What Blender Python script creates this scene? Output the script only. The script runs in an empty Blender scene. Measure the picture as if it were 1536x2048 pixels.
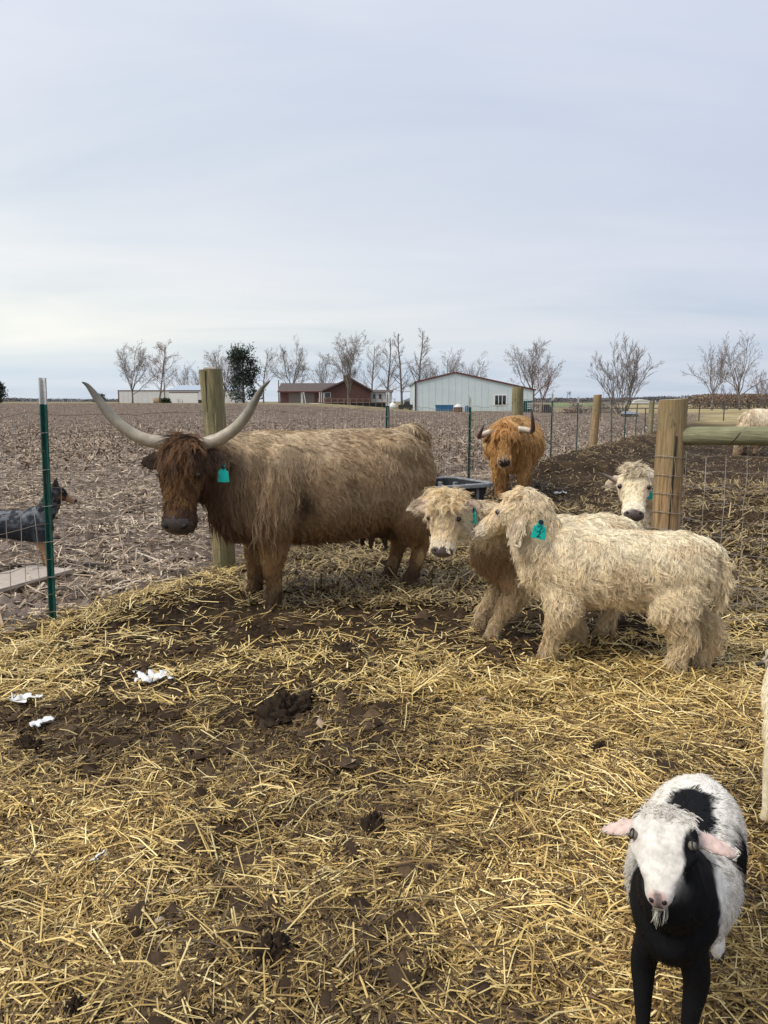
import bpy, bmesh, math, random
import numpy as np
from mathutils import Vector, Matrix, noise as mnoise

random.seed(7)
rng = np.random.default_rng(11)
SC = bpy.context.scene
COL = SC.collection
R = math.radians

# ------------------------------------------------------------------ camera
F_PX = 1480.0
PITCH = math.atan((1024 - 803) / F_PX)
EYE = 1.45
cam_d = bpy.data.cameras.new("camera")
cam_d.sensor_fit = 'VERTICAL'
cam_d.sensor_height = 36.0
cam_d.lens = F_PX / 2048 * 36.0
cam_d.clip_start = 0.05
cam_d.clip_end = 6000
cam = bpy.data.objects.new("camera", cam_d)
COL.objects.link(cam)
cam.location = (0, 0, EYE)
cam.rotation_euler = (math.pi / 2 - PITCH, 0, 0)
SC.camera = cam

# ------------------------------------------------------------------ sky and sun
SUN_EL, SUN_AZ = R(52), R(-118)          # azimuth measured clockwise from +Y
wd = bpy.data.worlds.new("World")
SC.world = wd
wd.use_nodes = True
nt = wd.node_tree
nt.nodes.clear()
def wn(t, **k):
    n = nt.nodes.new(t)
    for a, b in k.items():
        setattr(n, a, b)
    return n
def L(a, b):
    nt.links.new(a, b)
w_out = wn('ShaderNodeOutputWorld')
w_bg = wn('ShaderNodeBackground')
w_bg.inputs['Strength'].default_value = 0.1
L(w_bg.outputs[0], w_out.inputs[0])
sky = wn('ShaderNodeTexSky', sky_type='NISHITA')
sky.sun_disc = False
sky.sun_elevation = SUN_EL
sky.sun_rotation = SUN_AZ
sky.air_density = 1.0
sky.dust_density = 2.0
tc = wn('ShaderNodeTexCoord')
sep = wn('ShaderNodeSeparateXYZ')
L(tc.outputs['Generated'], sep.inputs[0])
# cloud deck: project the view direction onto a flat layer overhead
def wmath(op, a, b=None, clamp=False):
    n = wn('ShaderNodeMath', operation=op, use_clamp=clamp)
    for i, v in enumerate((a, b)):
        if v is None:
            continue
        if isinstance(v, (int, float)):
            n.inputs[i].default_value = v
        else:
            L(v, n.inputs[i])
    return n.outputs[0]
zc = wmath('MAXIMUM', sep.outputs['Z'], 0.0)
den = wmath('ADD', zc, 0.10)
cx = wmath('DIVIDE', sep.outputs['X'], den)
cy = wmath('DIVIDE', sep.outputs['Y'], den)
comb = wn('ShaderNodeCombineXYZ')
L(cx, comb.inputs[0]); L(cy, comb.inputs[1])
mp = wn('ShaderNodeMapping')
mp.inputs['Rotation'].default_value = (0, 0, 0.25)
mp.inputs['Scale'].default_value = (0.5, 0.85, 1)
mp.inputs['Location'].default_value = (3.1, 1.7, 0)
L(comb.outputs[0], mp.inputs[0])
nz = wn('ShaderNodeTexNoise')
nz.inputs['Scale'].default_value = 1.0
nz.inputs['Detail'].default_value = 6
nz.inputs['Roughness'].default_value = 0.52
nz.inputs['Distortion'].default_value = 0.5
L(mp.outputs[0], nz.inputs[0])
def ramp(fac, stops, interp='LINEAR'):
    n = wn('ShaderNodeValToRGB')
    n.color_ramp.interpolation = interp
    e = n.color_ramp.elements
    while len(e) < len(stops):
        e.new(0.5)
    for i, (p, c) in enumerate(stops):
        e[i].position = p
        e[i].color = (*c, 1)
    L(fac, n.inputs[0])
    return n.outputs[0]
def wmix(fac, a, b, mode='MIX'):
    n = wn('ShaderNodeMix', data_type='RGBA', blend_type=mode)
    if isinstance(fac, (int, float)):
        n.inputs[0].default_value = fac
    else:
        L(fac, n.inputs[0])
    for i, v in ((6, a), (7, b)):
        if isinstance(v, tuple):
            n.inputs[i].default_value = (*v, 1)
        else:
            L(v, n.inputs[i])
    return n.outputs[2]
K_SKY = 3.12        # the deck's luminance before the 0.1 world strength
def kc(r, g, b):
    return (r * K_SKY, g * K_SKY, b * K_SKY)
# side of the sky where the sun stands behind the deck (low on the left) against the right
side = wmath('MULTIPLY_ADD', sep.outputs['X'], -0.9)
side.node.inputs[2].default_value = 0.46
side.node.use_clamp = True
deck_cool = ramp(zc, [(0.0, (0.90, 1.01, 1.20)), (0.10, (0.91, 1.00, 1.19)), (0.30, (0.98, 1.06, 1.26)), (0.62, (1.10, 1.20, 1.41)), (1.0, (1.3, 1.40, 1.55))])
deck_warm = ramp(zc, [(0.0, (1.16, 1.27, 1.38)), (0.035, (1.06, 1.22, 1.36)), (0.085, (1.60, 1.60, 1.45)), (0.16, (1.40, 1.44, 1.43)), (0.40, (1.24, 1.30, 1.42)), (0.62, (1.24, 1.32, 1.48)), (1.0, (1.3, 1.40, 1.55))])
deck = wmix(side, deck_cool, deck_warm)
tone = ramp(nz.outputs[0], [(0.26, (0.87, 0.905, 0.945)), (0.47, (1.0, 1.0, 1.0)), (0.68, (1.12, 1.075, 1.05))])
deck2 = wmix(1.0, deck, tone, 'MULTIPLY')
gain = wn('ShaderNodeVectorMath', operation='SCALE')
gain.inputs['Scale'].default_value = K_SKY
L(deck2, gain.inputs[0])
final = wmix(0.93, sky.outputs[0], gain.outputs[0])
L(final, w_bg.inputs[0])

sun_d = bpy.data.lights.new("sun", 'SUN')
sun_d.energy = 1.5
sun_d.angle = R(24)
sun_d.color = (1.0, 0.95, 0.87)
sun_o = bpy.data.objects.new("sun", sun_d)
COL.objects.link(sun_o)
sd = Vector((math.sin(SUN_AZ) * math.cos(SUN_EL), math.cos(SUN_AZ) * math.cos(SUN_EL), math.sin(SUN_EL)))
sun_o.rotation_euler = sd.to_track_quat('Z', 'Y').to_euler()
sun_o.location = sd * 60

SC.view_settings.view_transform = 'Standard'
SC.view_settings.look = 'None'
SC.view_settings.exposure = 1.03
SC.view_settings.gamma = 1
SC.view_settings.use_curve_mapping = False

# ------------------------------------------------------------------ small tools
def ray(px, py):
    u = (px - 768) / F_PX
    v = (1024 - py) / F_PX
    return u, math.cos(PITCH) + v * math.sin(PITCH), -math.sin(PITCH) + v * math.cos(PITCH)
def on_ground(px, py, z=0.0):
    u, dy, dz = ray(px, py)
    t = (z - EYE) / dz
    return Vector((t * u, t * dy, z))
def at(px, py, Y):
    u, dy, dz = ray(px, py)
    t = Y / dy
    return Vector((t * u, Y, EYE + t * dz))

def smooth(a, b, x):
    t = np.clip((x - a) / (b - a), 0, 1)
    return t * t * (3 - 2 * t)
def _hash(ix, iy, iz, seed):
    h = (ix * 374761393 + iy * 668265263 + iz * 2147483647 + seed * 974634777) & 0xFFFFFFFF
    h = ((h ^ (h >> 13)) * 1274126177) & 0xFFFFFFFF
    h = (h ^ (h >> 16)) & 0xFFFFFFFF
    return h / 4294967295.0
def vnoise(p, seed=0):
    """value noise, p (N,3) -> (N,) in 0..1"""
    p = np.asarray(p, float)
    i = np.floor(p).astype(np.int64)
    f = p - i
    f = f * f * f * (f * (f * 6 - 15) + 10)
    out = 0
    for dx in (0, 1):
        for dy in (0, 1):
            for dz in (0, 1):
                w = (f[:, 0] if dx else 1 - f[:, 0]) * (f[:, 1] if dy else 1 - f[:, 1]) * (f[:, 2] if dz else 1 - f[:, 2])
                out = out + w * _hash(i[:, 0] + dx, i[:, 1] + dy, i[:, 2] + dz, seed)
    return out
def fbm(p, scale, oct=4, seed=0, gain=0.5):
    p = np.asarray(p, float)
    if p.shape[1] == 2:
        p = np.hstack([p, np.zeros((len(p), 1))])
    a, s, tot, out = 1.0, scale, 0, 0
    for o in range(oct):
        out = out + a * vnoise(p * s + 17.3 * o, seed + o)
        tot += a
        a *= gain
        s *= 2.03
    return out / tot

def new_mesh(name, verts, faces, smooth_shade=False):
    """verts (N,3); faces: list of tuples, or an int array (M,k)"""
    me = bpy.data.meshes.new(name)
    verts = np.asarray(verts, np.float32)
    if isinstance(faces, np.ndarray):
        m, k = faces.shape
        me.vertices.add(len(verts)); me.vertices.foreach_set('co', verts.ravel())
        me.loops.add(m * k); me.loops.foreach_set('vertex_index', faces.astype(np.int32).ravel())
        me.polygons.add(m)
        me.polygons.foreach_set('loop_start', np.arange(0, m * k, k, dtype=np.int32))
        me.update(calc_edges=True)
    else:
        me.from_pydata([tuple(v) for v in verts], [], faces)
        me.update()
    if smooth_shade:
        me.polygons.foreach_set('use_smooth', np.ones(len(me.polygons), bool))
    return me
def set_col(me, cols, name='col'):
    a = me.color_attributes.new(name, 'FLOAT_COLOR', 'POINT')
    c = np.ones((len(me.vertices), 4), np.float32)
    c[:, :3] = cols
    a.data.foreach_set('color', c.ravel())
def set_val(me, vals, name):
    a = me.attributes.new(name, 'FLOAT', 'POINT')
    a.data.foreach_set('value', np.asarray(vals, np.float32))

def link(name, data, mat=None, parent=None):
    o = bpy.data.objects.new(name, data)
    COL.objects.link(o)
    if mat is not None:
        data.materials.append(mat)
    if parent is not None:
        o.parent = parent
    return o
def tag(o, label=None, cat=None, group=None, kind=None):
    if label: o['label'] = label
    if cat: o['category'] = cat
    if group: o['group'] = group
    if kind: o['kind'] = kind
    return o
def thing(name, label, cat, loc=(0, 0, 0), rz=0.0, group=None):
    o = bpy.data.objects.new(name, None)
    o.empty_display_size = 0.1
    COL.objects.link(o)
    o.location = loc
    o.rotation_euler = (0, 0, rz)
    return tag(o, label, cat, group)

class MB:
    """collects simple shapes and links them as one mesh object"""
    def __init__(s):
        s.v, s.f = [], []
    def add(s, vs, fs):
        b = len(s.v)
        s.v += [tuple(v) for v in vs]
        s.f += [tuple(i + b for i in f) for f in fs]
        return s
    def box(s, x0, x1, y0, y1, z0, z1):
        vs = [(x0, y0, z0), (x1, y0, z0), (x1, y1, z0), (x0, y1, z0), (x0, y0, z1), (x1, y0, z1), (x1, y1, z1), (x0, y1, z1)]
        return s.add(vs, [(3, 2, 1, 0), (4, 5, 6, 7), (0, 1, 5, 4), (1, 2, 6, 5), (2, 3, 7, 6), (3, 0, 4, 7)])
    def tube(s, pts, rad, n=8, caps=True):
        pts = [Vector(p) for p in pts]
        if isinstance(rad, (int, float)):
            rad = [rad] * len(pts)
        rings = []
        prev = None
        for i, p in enumerate(pts):
            t = (pts[min(i + 1, len(pts) - 1)] - pts[max(i - 1, 0)]).normalized()
            if prev is None:
                prev = t.orthogonal().normalized()
            a = (prev - t * prev.dot(t))
            a = a.normalized() if a.length > 1e-5 else t.orthogonal().normalized()
            prev = a
            b = t.cross(a)
            rings.append([p + (a * math.cos(2 * math.pi * k / n) + b * math.sin(2 * math.pi * k / n)) * rad[i] for k in range(n)])
        vs = [v for r_ in rings for v in r_]
        fs = []
        for i in range(len(pts) - 1):
            for k in range(n):
                k2 = (k + 1) % n
                fs.append((i * n + k, i * n + k2, (i + 1) * n + k2, (i + 1) * n + k))
        if caps:
            fs.append(tuple(reversed(range(n))))
            fs.append(tuple(range((len(pts) - 1) * n, len(pts) * n)))
        return s.add(vs, fs)
    def lathe(s, prof, n=16, c=(0, 0, 0)):
        vs = [(c[0] + r_ * math.cos(2 * math.pi * k / n), c[1] + r_ * math.sin(2 * math.pi * k / n), c[2] + z) for r_, z in prof for k in range(n)]
        fs = []
        for i in range(len(prof) - 1):
            for k in range(n):
                k2 = (k + 1) % n
                fs.append((i * n + k, i * n + k2, (i + 1) * n + k2, (i + 1) * n + k))
        fs.append(tuple(reversed(range(n))))
        fs.append(tuple(range((len(prof) - 1) * n, len(prof) * n)))
        return s.add(vs, fs)
    def prism(s, poly, y0, y1):
        """polygon in x,z swept along y"""
        n = len(poly)
        vs = [(x, y0, z) for x, z in poly] + [(x, y1, z) for x, z in poly]
        fs = [tuple(range(n)), tuple(reversed(range(n, 2 * n)))]
        for k in range(n):
            k2 = (k + 1) % n
            fs.append((k2, k, n + k, n + k2))
        return s.add(vs, fs)
    def build(s, name, mat, parent=None, smooth_shade=False, bevel=0.0):
        me = new_mesh(name, s.v, s.f, False)
        bm = bmesh.new(); bm.from_mesh(me)
        bmesh.ops.recalc_face_normals(bm, faces=bm.faces)
        bm.to_mesh(me); bm.free()
        if smooth_shade:
            me.polygons.foreach_set('use_smooth', np.ones(len(me.polygons), bool))
        o = link(name, me, mat, parent)
        if bevel:
            m = o.modifiers.new('bevel', 'BEVEL'); m.width = bevel; m.segments = 2; m.limit_method = 'ANGLE'
        return o

# ------------------------------------------------------------------ materials
def material(name):
    m = bpy.data.materials.new(name)
    m.use_nodes = True
    t = m.node_tree
    b = t.nodes['Principled BSDF']
    return m, t, b
def node(t, kind, **k):
    n = t.nodes.new(kind)
    for a, b in k.items():
        setattr(n, a, b)
    return n
def mixnode(t, fac, a, b, mode='MIX'):
    n = t.nodes.new('ShaderNodeMix')
    n.data_type = 'RGBA'
    n.blend_type = mode
    for i, v in ((0, fac), (6, a), (7, b)):
        if isinstance(v, (int, float)):
            n.inputs[i].default_value = v
        elif isinstance(v, tuple):
            n.inputs[i].default_value = (*v, 1)
        else:
            t.links.new(v, n.inputs[i])
    return n.outputs[2]
def noise_node(t, scale, detail=4, rough=0.55, stretch=None, coord='Object', vec=None):
    c = t.nodes.new('ShaderNodeTexCoord')
    src = vec or c.outputs[coord]
    if stretch:
        m = t.nodes.new('ShaderNodeMapping')
        m.inputs['Scale'].default_value = stretch
        t.links.new(src, m.inputs[0])
        src = m.outputs[0]
    n = t.nodes.new('ShaderNodeTexNoise')
    n.inputs['Scale'].default_value = scale
    n.inputs['Detail'].default_value = detail
    n.inputs['Roughness'].default_value = rough
    t.links.new(src, n.inputs[0])
    return n.outputs[0]
def rampnode(t, fac, stops):
    n = t.nodes.new('ShaderNodeValToRGB')
    e = n.color_ramp.elements
    while len(e) < len(stops):
        e.new(0.5)
    for i, (p, c) in enumerate(stops):
        e[i].position = p
        e[i].color = (*c, 1) if isinstance(c, tuple) else (c, c, c, 1)
    t.links.new(fac, n.inputs[0])
    return n.outputs[0]
def bump(t, b, height, dist=0.01, strength=0.6):
    n = t.nodes.new('ShaderNodeBump')
    n.inputs['Distance'].default_value = dist
    n.inputs['Strength'].default_value = strength
    t.links.new(height, n.inputs['Height'])
    t.links.new(n.outputs[0], b.inputs['Normal'])
def simple(name, c1, c2=None, scale=6, rough=0.7, metal=0.0, stretch=None, bump_d=0.0, spec=0.35):
    m, t, b = material(name)
    b.inputs['Roughness'].default_value = rough
    b.inputs['Metallic'].default_value = metal
    b.inputs['Specular IOR Level'].default_value = spec
    if c2 is None:
        c2 = tuple(v * 0.75 for v in c1)
    n = noise_node(t, scale, 5, 0.6, stretch)
    t.links.new(rampnode(t, n, [(0.35, c2), (0.65, c1)]), b.inputs['Base Color'])
    if bump_d:
        bump(t, b, n, bump_d)
    return m
def attr_mat(name, rough=0.75, spec=0.25, noise_scale=0, noise_amt=0.25, bump_d=0.0, sheen=0.0):
    m, t, b = material(name)
    a = node(t, 'ShaderNodeAttribute', attribute_name='col')
    col = a.outputs['Color']
    if noise_scale:
        n = noise_node(t, noise_scale, 5, 0.6)
        col = mixnode(t, 1.0, col, rampnode(t, n, [(0.3, 1 - noise_amt), (0.7, 1 + noise_amt * 0.5)]), 'MULTIPLY')
        if bump_d:
            bump(t, b, n, bump_d)
    t.links.new(col, b.inputs['Base Color'])
    b.inputs['Roughness'].default_value = rough
    b.inputs['Specular IOR Level'].default_value = spec
    return m
# ------------------------------------------------------------------ the lie of the land
FX0, FY0, FM = -2.199, 4.747, 0.493           # the long fence runs along this line
def fence_x(y):
    return FX0 + FM * (y - FY0)
FDIR = Vector((FM, 1, 0)).normalized()
FNRM = Vector((1, -FM, 0)).normalized()       # towards the pen
POST2 = Vector((1.845, 4.80, 0))              # gate post where the cross fence starts
CDIR = Vector((0.90, -0.36, 0)).normalized()

def lay(x, y):
    """height of the ground"""
    x = np.asarray(x, float); y = np.asarray(y, float)
    s = (x - fence_x(y)) * FNRM.x             # >0 inside the pen
    p = np.stack([x, y, 0 * x], 1)
    near = 1 - smooth(14, 60, y)
    pen = smooth(-0.2, 0.2, s)
    z = pen * near * ((fbm(p, 1.1, 3, 3) - 0.5) * 0.11 + (fbm(p, 4.5, 3, 5) - 0.5) * 0.075 + (fbm(p, 15, 2, 9) - 0.5) * 0.032)
    z = z + (1 - pen) * (1 - smooth(60, 140, y)) * ((fbm(p, 0.9, 3, 21) - 0.5) * 0.10 + (fbm(p, 5.0, 3, 23) - 0.5) * 0.08 + (fbm(p, 13, 2, 25) - 0.5) * 0.03)
    # straw pushed up against the fence
    z = z + 0.035 * np.exp(-((s - 0.40) / 0.35) ** 2) * smooth(3.5, 5, y) * (1 - smooth(7.5, 10, y))
    # heap of hay and mud along the fence behind the red cow, hay behind the cross fence
    z = z + 0.34 * np.exp(-((s - 1.0) / 1.0) ** 2) * smooth(12.2, 15.5, y) * (1 - smooth(24, 32, y)) * (0.6 + 0.8 * fbm(p, 1.2, 3, 31))
    z = z + 0.22 * np.exp(-((x - 5.2) / 1.6) ** 2 - ((y - 9.5) / 2.6) ** 2) * (0.5 + fbm(p, 1.6, 3, 33))
    # wheel ruts of the lane outside the fence
    for c, w in ((-1.5, 0.28), (-3.3, 0.28)):
        z = z - 0.12 * np.exp(-((s - c) / w) ** 2) * smooth(7.5, 12, y) * (1 - smooth(45, 80, y))
    # the field climbs to the farmstead on the left
    z = z + 1.12 * smooth(45, 128, y) * smooth(9, -14, x - 0.05 * (y - 130))
    return z
def lay1(x, y):
    return float(lay(np.array([x]), np.array([y]))[0])

def straw_cover(x, y):
    """0..1, how thick the straw lies"""
    s = (x - fence_x(y)) * FNRM.x
    p = np.stack([x, y, 0 * x], 1)
    n = fbm(p, 1.3, 4, 41)
    n2 = fbm(p, 3.4, 3, 43)
    base = 0.86 - 0.0 * x - 0.30 * smooth(0.5, -0.9, x - 0.25 * (y - 3.2)) * smooth(2.5, 3.4, y)
    def blob(cx_, cy_, rx, ry, a):
        return a * np.exp(-((x - cx_) / rx) ** 2 - ((y - cy_) / ry) ** 2)
    base = base - blob(-0.35, 4.75, 1.05, 0.75, 0.62) - blob(0.9, 4.75, 0.9, 0.5, 0.55) - blob(0.6, 5.8, 1.0, 0.8, 0.55)
    base = base - blob(-1.45, 3.55, 0.85, 0.6, 0.40) - blob(-0.6, 1.75, 0.5, 0.32, 0.38) - blob(-0.2, 3.8, 0.6, 0.35, 0.35)
    base = base - blob(-0.55, 2.05, 0.3, 0.25, 0.15) - blob(-0.95, 2.9, 0.35, 0.3, 0.25)
    base = base + blob(0.9, 3.2, 0.9, 0.6, 0.25) + blob(0.5, 1.9, 0.8, 0.5, 0.25)
    base = base + 0.30 * np.exp(-((s - 0.30) / 0.28) ** 2) * smooth(3.6, 4.6, y)
    base = base + blob(-0.1, 5.6, 0.45, 0.3, 0.5)
    far = smooth(6.2, 7.5, y)
    base = base * (1 - far) + far * 0.22
    base = base + blob(5.2, 9.5, 1.8, 2.8, 0.55)
    cross = smooth(0.0, 0.25, (x - POST2.x) * 0.37 + (y - POST2.y) * 0.93)   # beyond the cross fence
    cross = cross * smooth(1.5, 1.9, x)
    base = base * (1 - cross * (1 - smooth(7, 8, y))) + 0.20 * cross * (1 - smooth(7, 8, y))
    base = base + 0.5 * np.exp(-((s - 1.0) / 1.1) ** 2) * smooth(12.5, 15, y) * (1 - smooth(22, 34, y))
    n3 = fbm(p, 8.5, 2, 47)
    d = base - 0.22 + (n - 0.5) * 1.5 + (n2 - 0.5) * 1.15 + (n3 - 0.5) * 0.8
    return np.clip(d, 0, 1) ** 1.25 * smooth(-0.35, 0.15, s)

# ------------------------------------------------------------------ ground sheet
def axis(lo, hi, step, far_lo, far_hi, g):
    a = list(np.arange(lo, hi + 1e-6, step))
    st = step
    while a[-1] < far_hi:
        st *= g; a.append(a[-1] + st)
    st = step
    while a[0] > far_lo:
        st *= g; a.insert(0, a[0] - st)
    return np.array(a)
gx = axis(-2.6, 2.6, 0.022, -2600, 2600, 1.055)
gy = axis(1.25, 5.6, 0.022, -40, 4200, 1.05)
GX, GY = np.meshgrid(gx, gy)
vx, vy = GX.ravel(), GY.ravel()
vz = lay(vx, vy)
# dung heaps are things of their own; the sheet is only trodden mud
nX, nY = len(gx), len(gy)
ii, jj = np.meshgrid(np.arange(nX - 1), np.arange(nY - 1))
a0 = (jj * nX + ii).ravel()
quads = np.stack([a0, a0 + 1, a0 + 1 + nX, a0 + nX], 1)
qx = vx[quads].mean(1); qy = vy[quads].mean(1)
qs = (qx - fence_x(qy)) * FNRM.x
P3 = np.stack([vx, vy, 0 * vx], 1)
S = (vx - fence_x(vy)) * FNRM.x
def mix3(a, b, t):
    return a * (1 - t[:, None]) + b * t[:, None]
def C(*c):
    return np.array(c, float)[None, :]
nA, nB, nC = fbm(P3, 0.5, 4, 51), fbm(P3, 2.2, 4, 53), fbm(P3, 9, 3, 57)
# pen
mud = mix3(C(0.025, 0.015, 0.008) + 0 * P3, C(0.062, 0.039, 0.020) + 0 * P3, smooth(0.3, 0.7, nB * 0.6 + nC * 0.4))
sc_ = straw_cover(vx, vy)
pen_c = mix3(mud, C(0.12, 0.078, 0.034) + 0 * P3, np.clip(sc_ * 1.0, 0, 1) * smooth(0.3, 0.75, nC) * 0.8)
# stubble field
soil = mix3(C(0.098, 0.070, 0.048) + 0 * P3, C(0.18, 0.135, 0.098) + 0 * P3, smooth(0.3, 0.7, nB))
soil = mix3(soil, C(0.125, 0.088, 0.066) + 0 * P3, smooth(24, 34, vy) * 0.75)
rut = sum(np.exp(-((S - c) / 0.4) ** 2) for c in (-1.5, -3.3)) * smooth(7.5, 12, vy) * (1 - smooth(45, 80, vy))
soil = mix3(soil, C(0.085, 0.066, 0.052) + 0 * P3, np.clip(rut, 0, 1) * 0.7)
# dry pasture far right, winter green patch behind the farmyard, lawn round the farmstead
dry = mix3(C(0.30, 0.235, 0.115) + 0 * P3, C(0.40, 0.33, 0.18) + 0 * P3, smooth(0.35, 0.65, nA))
lawn = mix3(C(0.20, 0.165, 0.085) + 0 * P3, C(0.27, 0.215, 0.13) + 0 * P3, smooth(0.35, 0.65, nB))
green = C(0.13, 0.19, 0.07) + 0 * P3
inpen = smooth(-0.15, 0.1, S)
col = mix3(soil, pen_c, inpen)
edge = 103 + (nA - 0.5) * 6 + smooth(0, -40, vx) * 24
t_far = smooth(-1.5, 2.5, vy - edge) * (1 - smooth(26, 40, vx - 0.05 * vy))
col = mix3(col, lawn, t_far)
t_dry = smooth(34, 58, vy + (nA - 0.5) * 20) * smooth(0.40, 0.44, vx / np.maximum(vy, 1)) * inpen
col = mix3(col, dry, t_dry)
t_dry2 = smooth(70, 110, vy) * smooth(0.27, 0.33, vx / np.maximum(vy, 1))
col = mix3(col, dry, t_dry2)
t_g = smooth(180, 240, vy) * smooth(0.20, 0.23, vx / np.maximum(vy, 1)) * (1 - smooth(0.27, 0.30, vx / np.maximum(vy, 1)))
col = mix3(col, green, t_g)
col = mix3(col, C(0.23, 0.20, 0.12) + 0 * P3, smooth(500, 700, vy))
fleck = (1 - inpen) * (1 - t_far) * (1 - t_dry2) * (smooth(5.5, 8.5, vy + (nA - 0.5) * 3) * (1 - 0.55 * smooth(24, 34, vy)))
fleck = np.clip(fleck * (1 - np.clip(rut, 0, 1)), 0, 1)

m_ground, t, b = material('earth')
a = node(t, 'ShaderNodeAttribute', attribute_name='col')
fl = node(t, 'ShaderNodeAttribute', attribute_name='fleck')
n1 = noise_node(t, 3.2, 6, 0.68, (1, 1, 1))
n2 = noise_node(t, 26, 5, 0.7)
n3 = noise_node(t, 5.0, 5, 0.7, (0.45, 1.6, 1))
c1 = mixnode(t, 1.0, a.outputs['Color'], rampnode(t, n1, [(0.3, 0.72), (0.7, 1.22)]), 'MULTIPLY')
c2 = mixnode(t, 1.0, c1, rampnode(t, n2, [(0.3, 0.62), (0.7, 1.25)]), 'MULTIPLY')
fm = node(t, 'ShaderNodeMath', operation='MULTIPLY')
t.links.new(rampnode(t, n3, [(0.50, 0.0), (0.60, 0.85)]), fm.inputs[0])
t.links.new(fl.outputs['Fac'], fm.inputs[1])
c3 = mixnode(t, fm.outputs[0], c2, (0.40, 0.33, 0.26))
t.links.new(c3, b.inputs['Base Color'])
b.inputs['Roughness'].default_value = 0.85
b.inputs['Specular IOR Level'].default_value = 0.1
bump(t, b, n2, 0.035, 0.8)

def sheet(name, mask):
    q = quads[mask]
    used, inv = np.unique(q, return_inverse=True)
    me = new_mesh(name, np.stack([vx, vy, vz], 1)[used], inv.reshape(q.shape), True)
    set_col(me, col[used]); set_val(me, fleck[used], 'fleck')
    o = link(name, me, m_ground)
    return tag(o, kind='structure')
is_pen = (qs > 0) & (qy < 58)
is_past = (~is_pen) & ((qs > 0) | (qy > 260))
sheet('pen_ground', is_pen)
sheet('pasture', is_past)
sheet('field', ~(is_pen | is_past))

# ------------------------------------------------------------------ loose straw, stalks: real pieces, far too many to count
def prisms(c, d, up, length, width, sag, cols):
    """bent three sided straws; c centre, d unit direction"""
    n = len(c)
    side = np.cross(d, up); side /= np.linalg.norm(side, axis=1)[:, None] + 1e-9
    h = (length / 2)[:, None]
    mids = [c - d * h, c + up * sag[:, None], c + d * h]
    V = np.zeros((n, 9, 3), np.float32)
    w = width[:, None]
    for k, m in enumerate(mids):
        V[:, k * 3 + 0] = m + side * w
        V[:, k * 3 + 1] = m - side * w
        V[:, k * 3 + 2] = m + up * w * 1.1
    base = (np.arange(n) * 9)[:, None]
    tri = []
    for s_ in (0, 3):
        for k in (1, 2):                      # the underside lies on the ground
            k2 = (k + 1) % 3
            tri.append((s_ + k, s_ + k2, s_ + 3 + k2, s_ + 3 + k))
    Fq = np.concatenate([base + np.array(q)[None, :] for q in tri], 0)
    return V.reshape(-1, 3), Fq, np.repeat(cols, 9, 0)
def ribbons(c, d, up, length, width, sag, cols):
    n = len(c)
    side = np.cross(d, up); side /= np.linalg.norm(side, axis=1)[:, None] + 1e-9
    h = (length / 2)[:, None]; w = width[:, None]
    V = np.zeros((n, 6, 3), np.float32)
    for k, m in enumerate([c - d * h, c + up * sag[:, None], c + d * h]):
        V[:, 2 * k] = m + side * w
        V[:, 2 * k + 1] = m - side * w
    base = (np.arange(n) * 6)[:, None]
    Fq = np.concatenate([base + np.array([0, 1, 3, 2])[None], base + np.array([2, 3, 5, 4])[None]], 0)
    return V.reshape(-1, 3), Fq, np.repeat(cols, 6, 0)
m_straw = attr_mat('straw', rough=0.55, spec=0.35)
def pal(n, stops, pw=1.0):
    k = rng.random(n) ** pw * (len(stops) - 1)
    i = np.minimum(k.astype(int), len(stops) - 2)
    f = (k - i)[:, None]
    st = np.array(stops)
    return (st[i] * (1 - f) + st[i + 1] * f) * (0.8 + 0.4 * rng.random((n, 1)))
STRAW = [(0.06, 0.035, 0.016), (0.15, 0.09, 0.033), (0.32, 0.205, 0.07), (0.54, 0.375, 0.125), (0.70, 0.525, 0.20), (0.80, 0.66, 0.34)]
def scatter(n, x0, x1, y0, y1, power, cover):
    """positions thinning out with distance as 1/y**power, kept where cover allows"""
    u = rng.random(n)
    if power == 1:
        y = y0 * (y1 / y0) ** u
    else:
        e = 1 - power
        y = (y0 ** e + u * (y1 ** e - y0 ** e)) ** (1 / e)
    x = (x0 + (x1 - x0) * rng.random(n)) * y
    keep = rng.random(n) < cover(x, y)
    return x[keep], y[keep]
def strew(name, sets, mat, label=None, zoff=0.0):
    Vs, Fs, Cs, o_ = [], {4: []}, [], 0
    for V, Fq, Cc in sets:
        Vs.append(V); Fs[4].append(Fq + o_); Cs.append(Cc); o_ += len(V)
    me = new_mesh(name, np.concatenate(Vs), np.concatenate(Fs[4]))
    set_col(me, np.concatenate(Cs))
    o = link(name, me, mat)
    return tag(o, kind='stuff')
def lie(x, y, length, tilt=0.12, lift=0.02):
    n = len(x)
    ang = (fbm(np.stack([x, y, 0 * x], 1), 2.6, 2, 201) - .5) * 14 + rng.normal(0, .95, n)
    tl = rng.normal(0, tilt, n)
    d = np.stack([np.cos(ang) * np.cos(tl), np.sin(ang) * np.cos(tl), np.sin(tl)], 1)
    up = np.stack([rng.normal(0, 0.25, n), rng.normal(0, 0.25, n), np.ones(n)], 1)
    up -= d * (up * d).sum(1)[:, None]
    up /= np.linalg.norm(up, axis=1)[:, None]
    z = lay(x, y) + np.abs(np.sin(tl)) * length * 0.42 + rng.random(n) ** 2 * lift
    return np.stack([x, y, z], 1), d, up
def lognorm(n, m, s, lo, hi):
    return np.clip(m * np.exp(rng.normal(0, s, n)), lo, hi)
sets = []
x, y = scatter(84000, -0.62, 0.62, 1.2, 3.6, 0.5, lambda x, y: straw_cover(x, y) * 0.95 + 0.04 * ((x - fence_x(y)) > 0))
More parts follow.
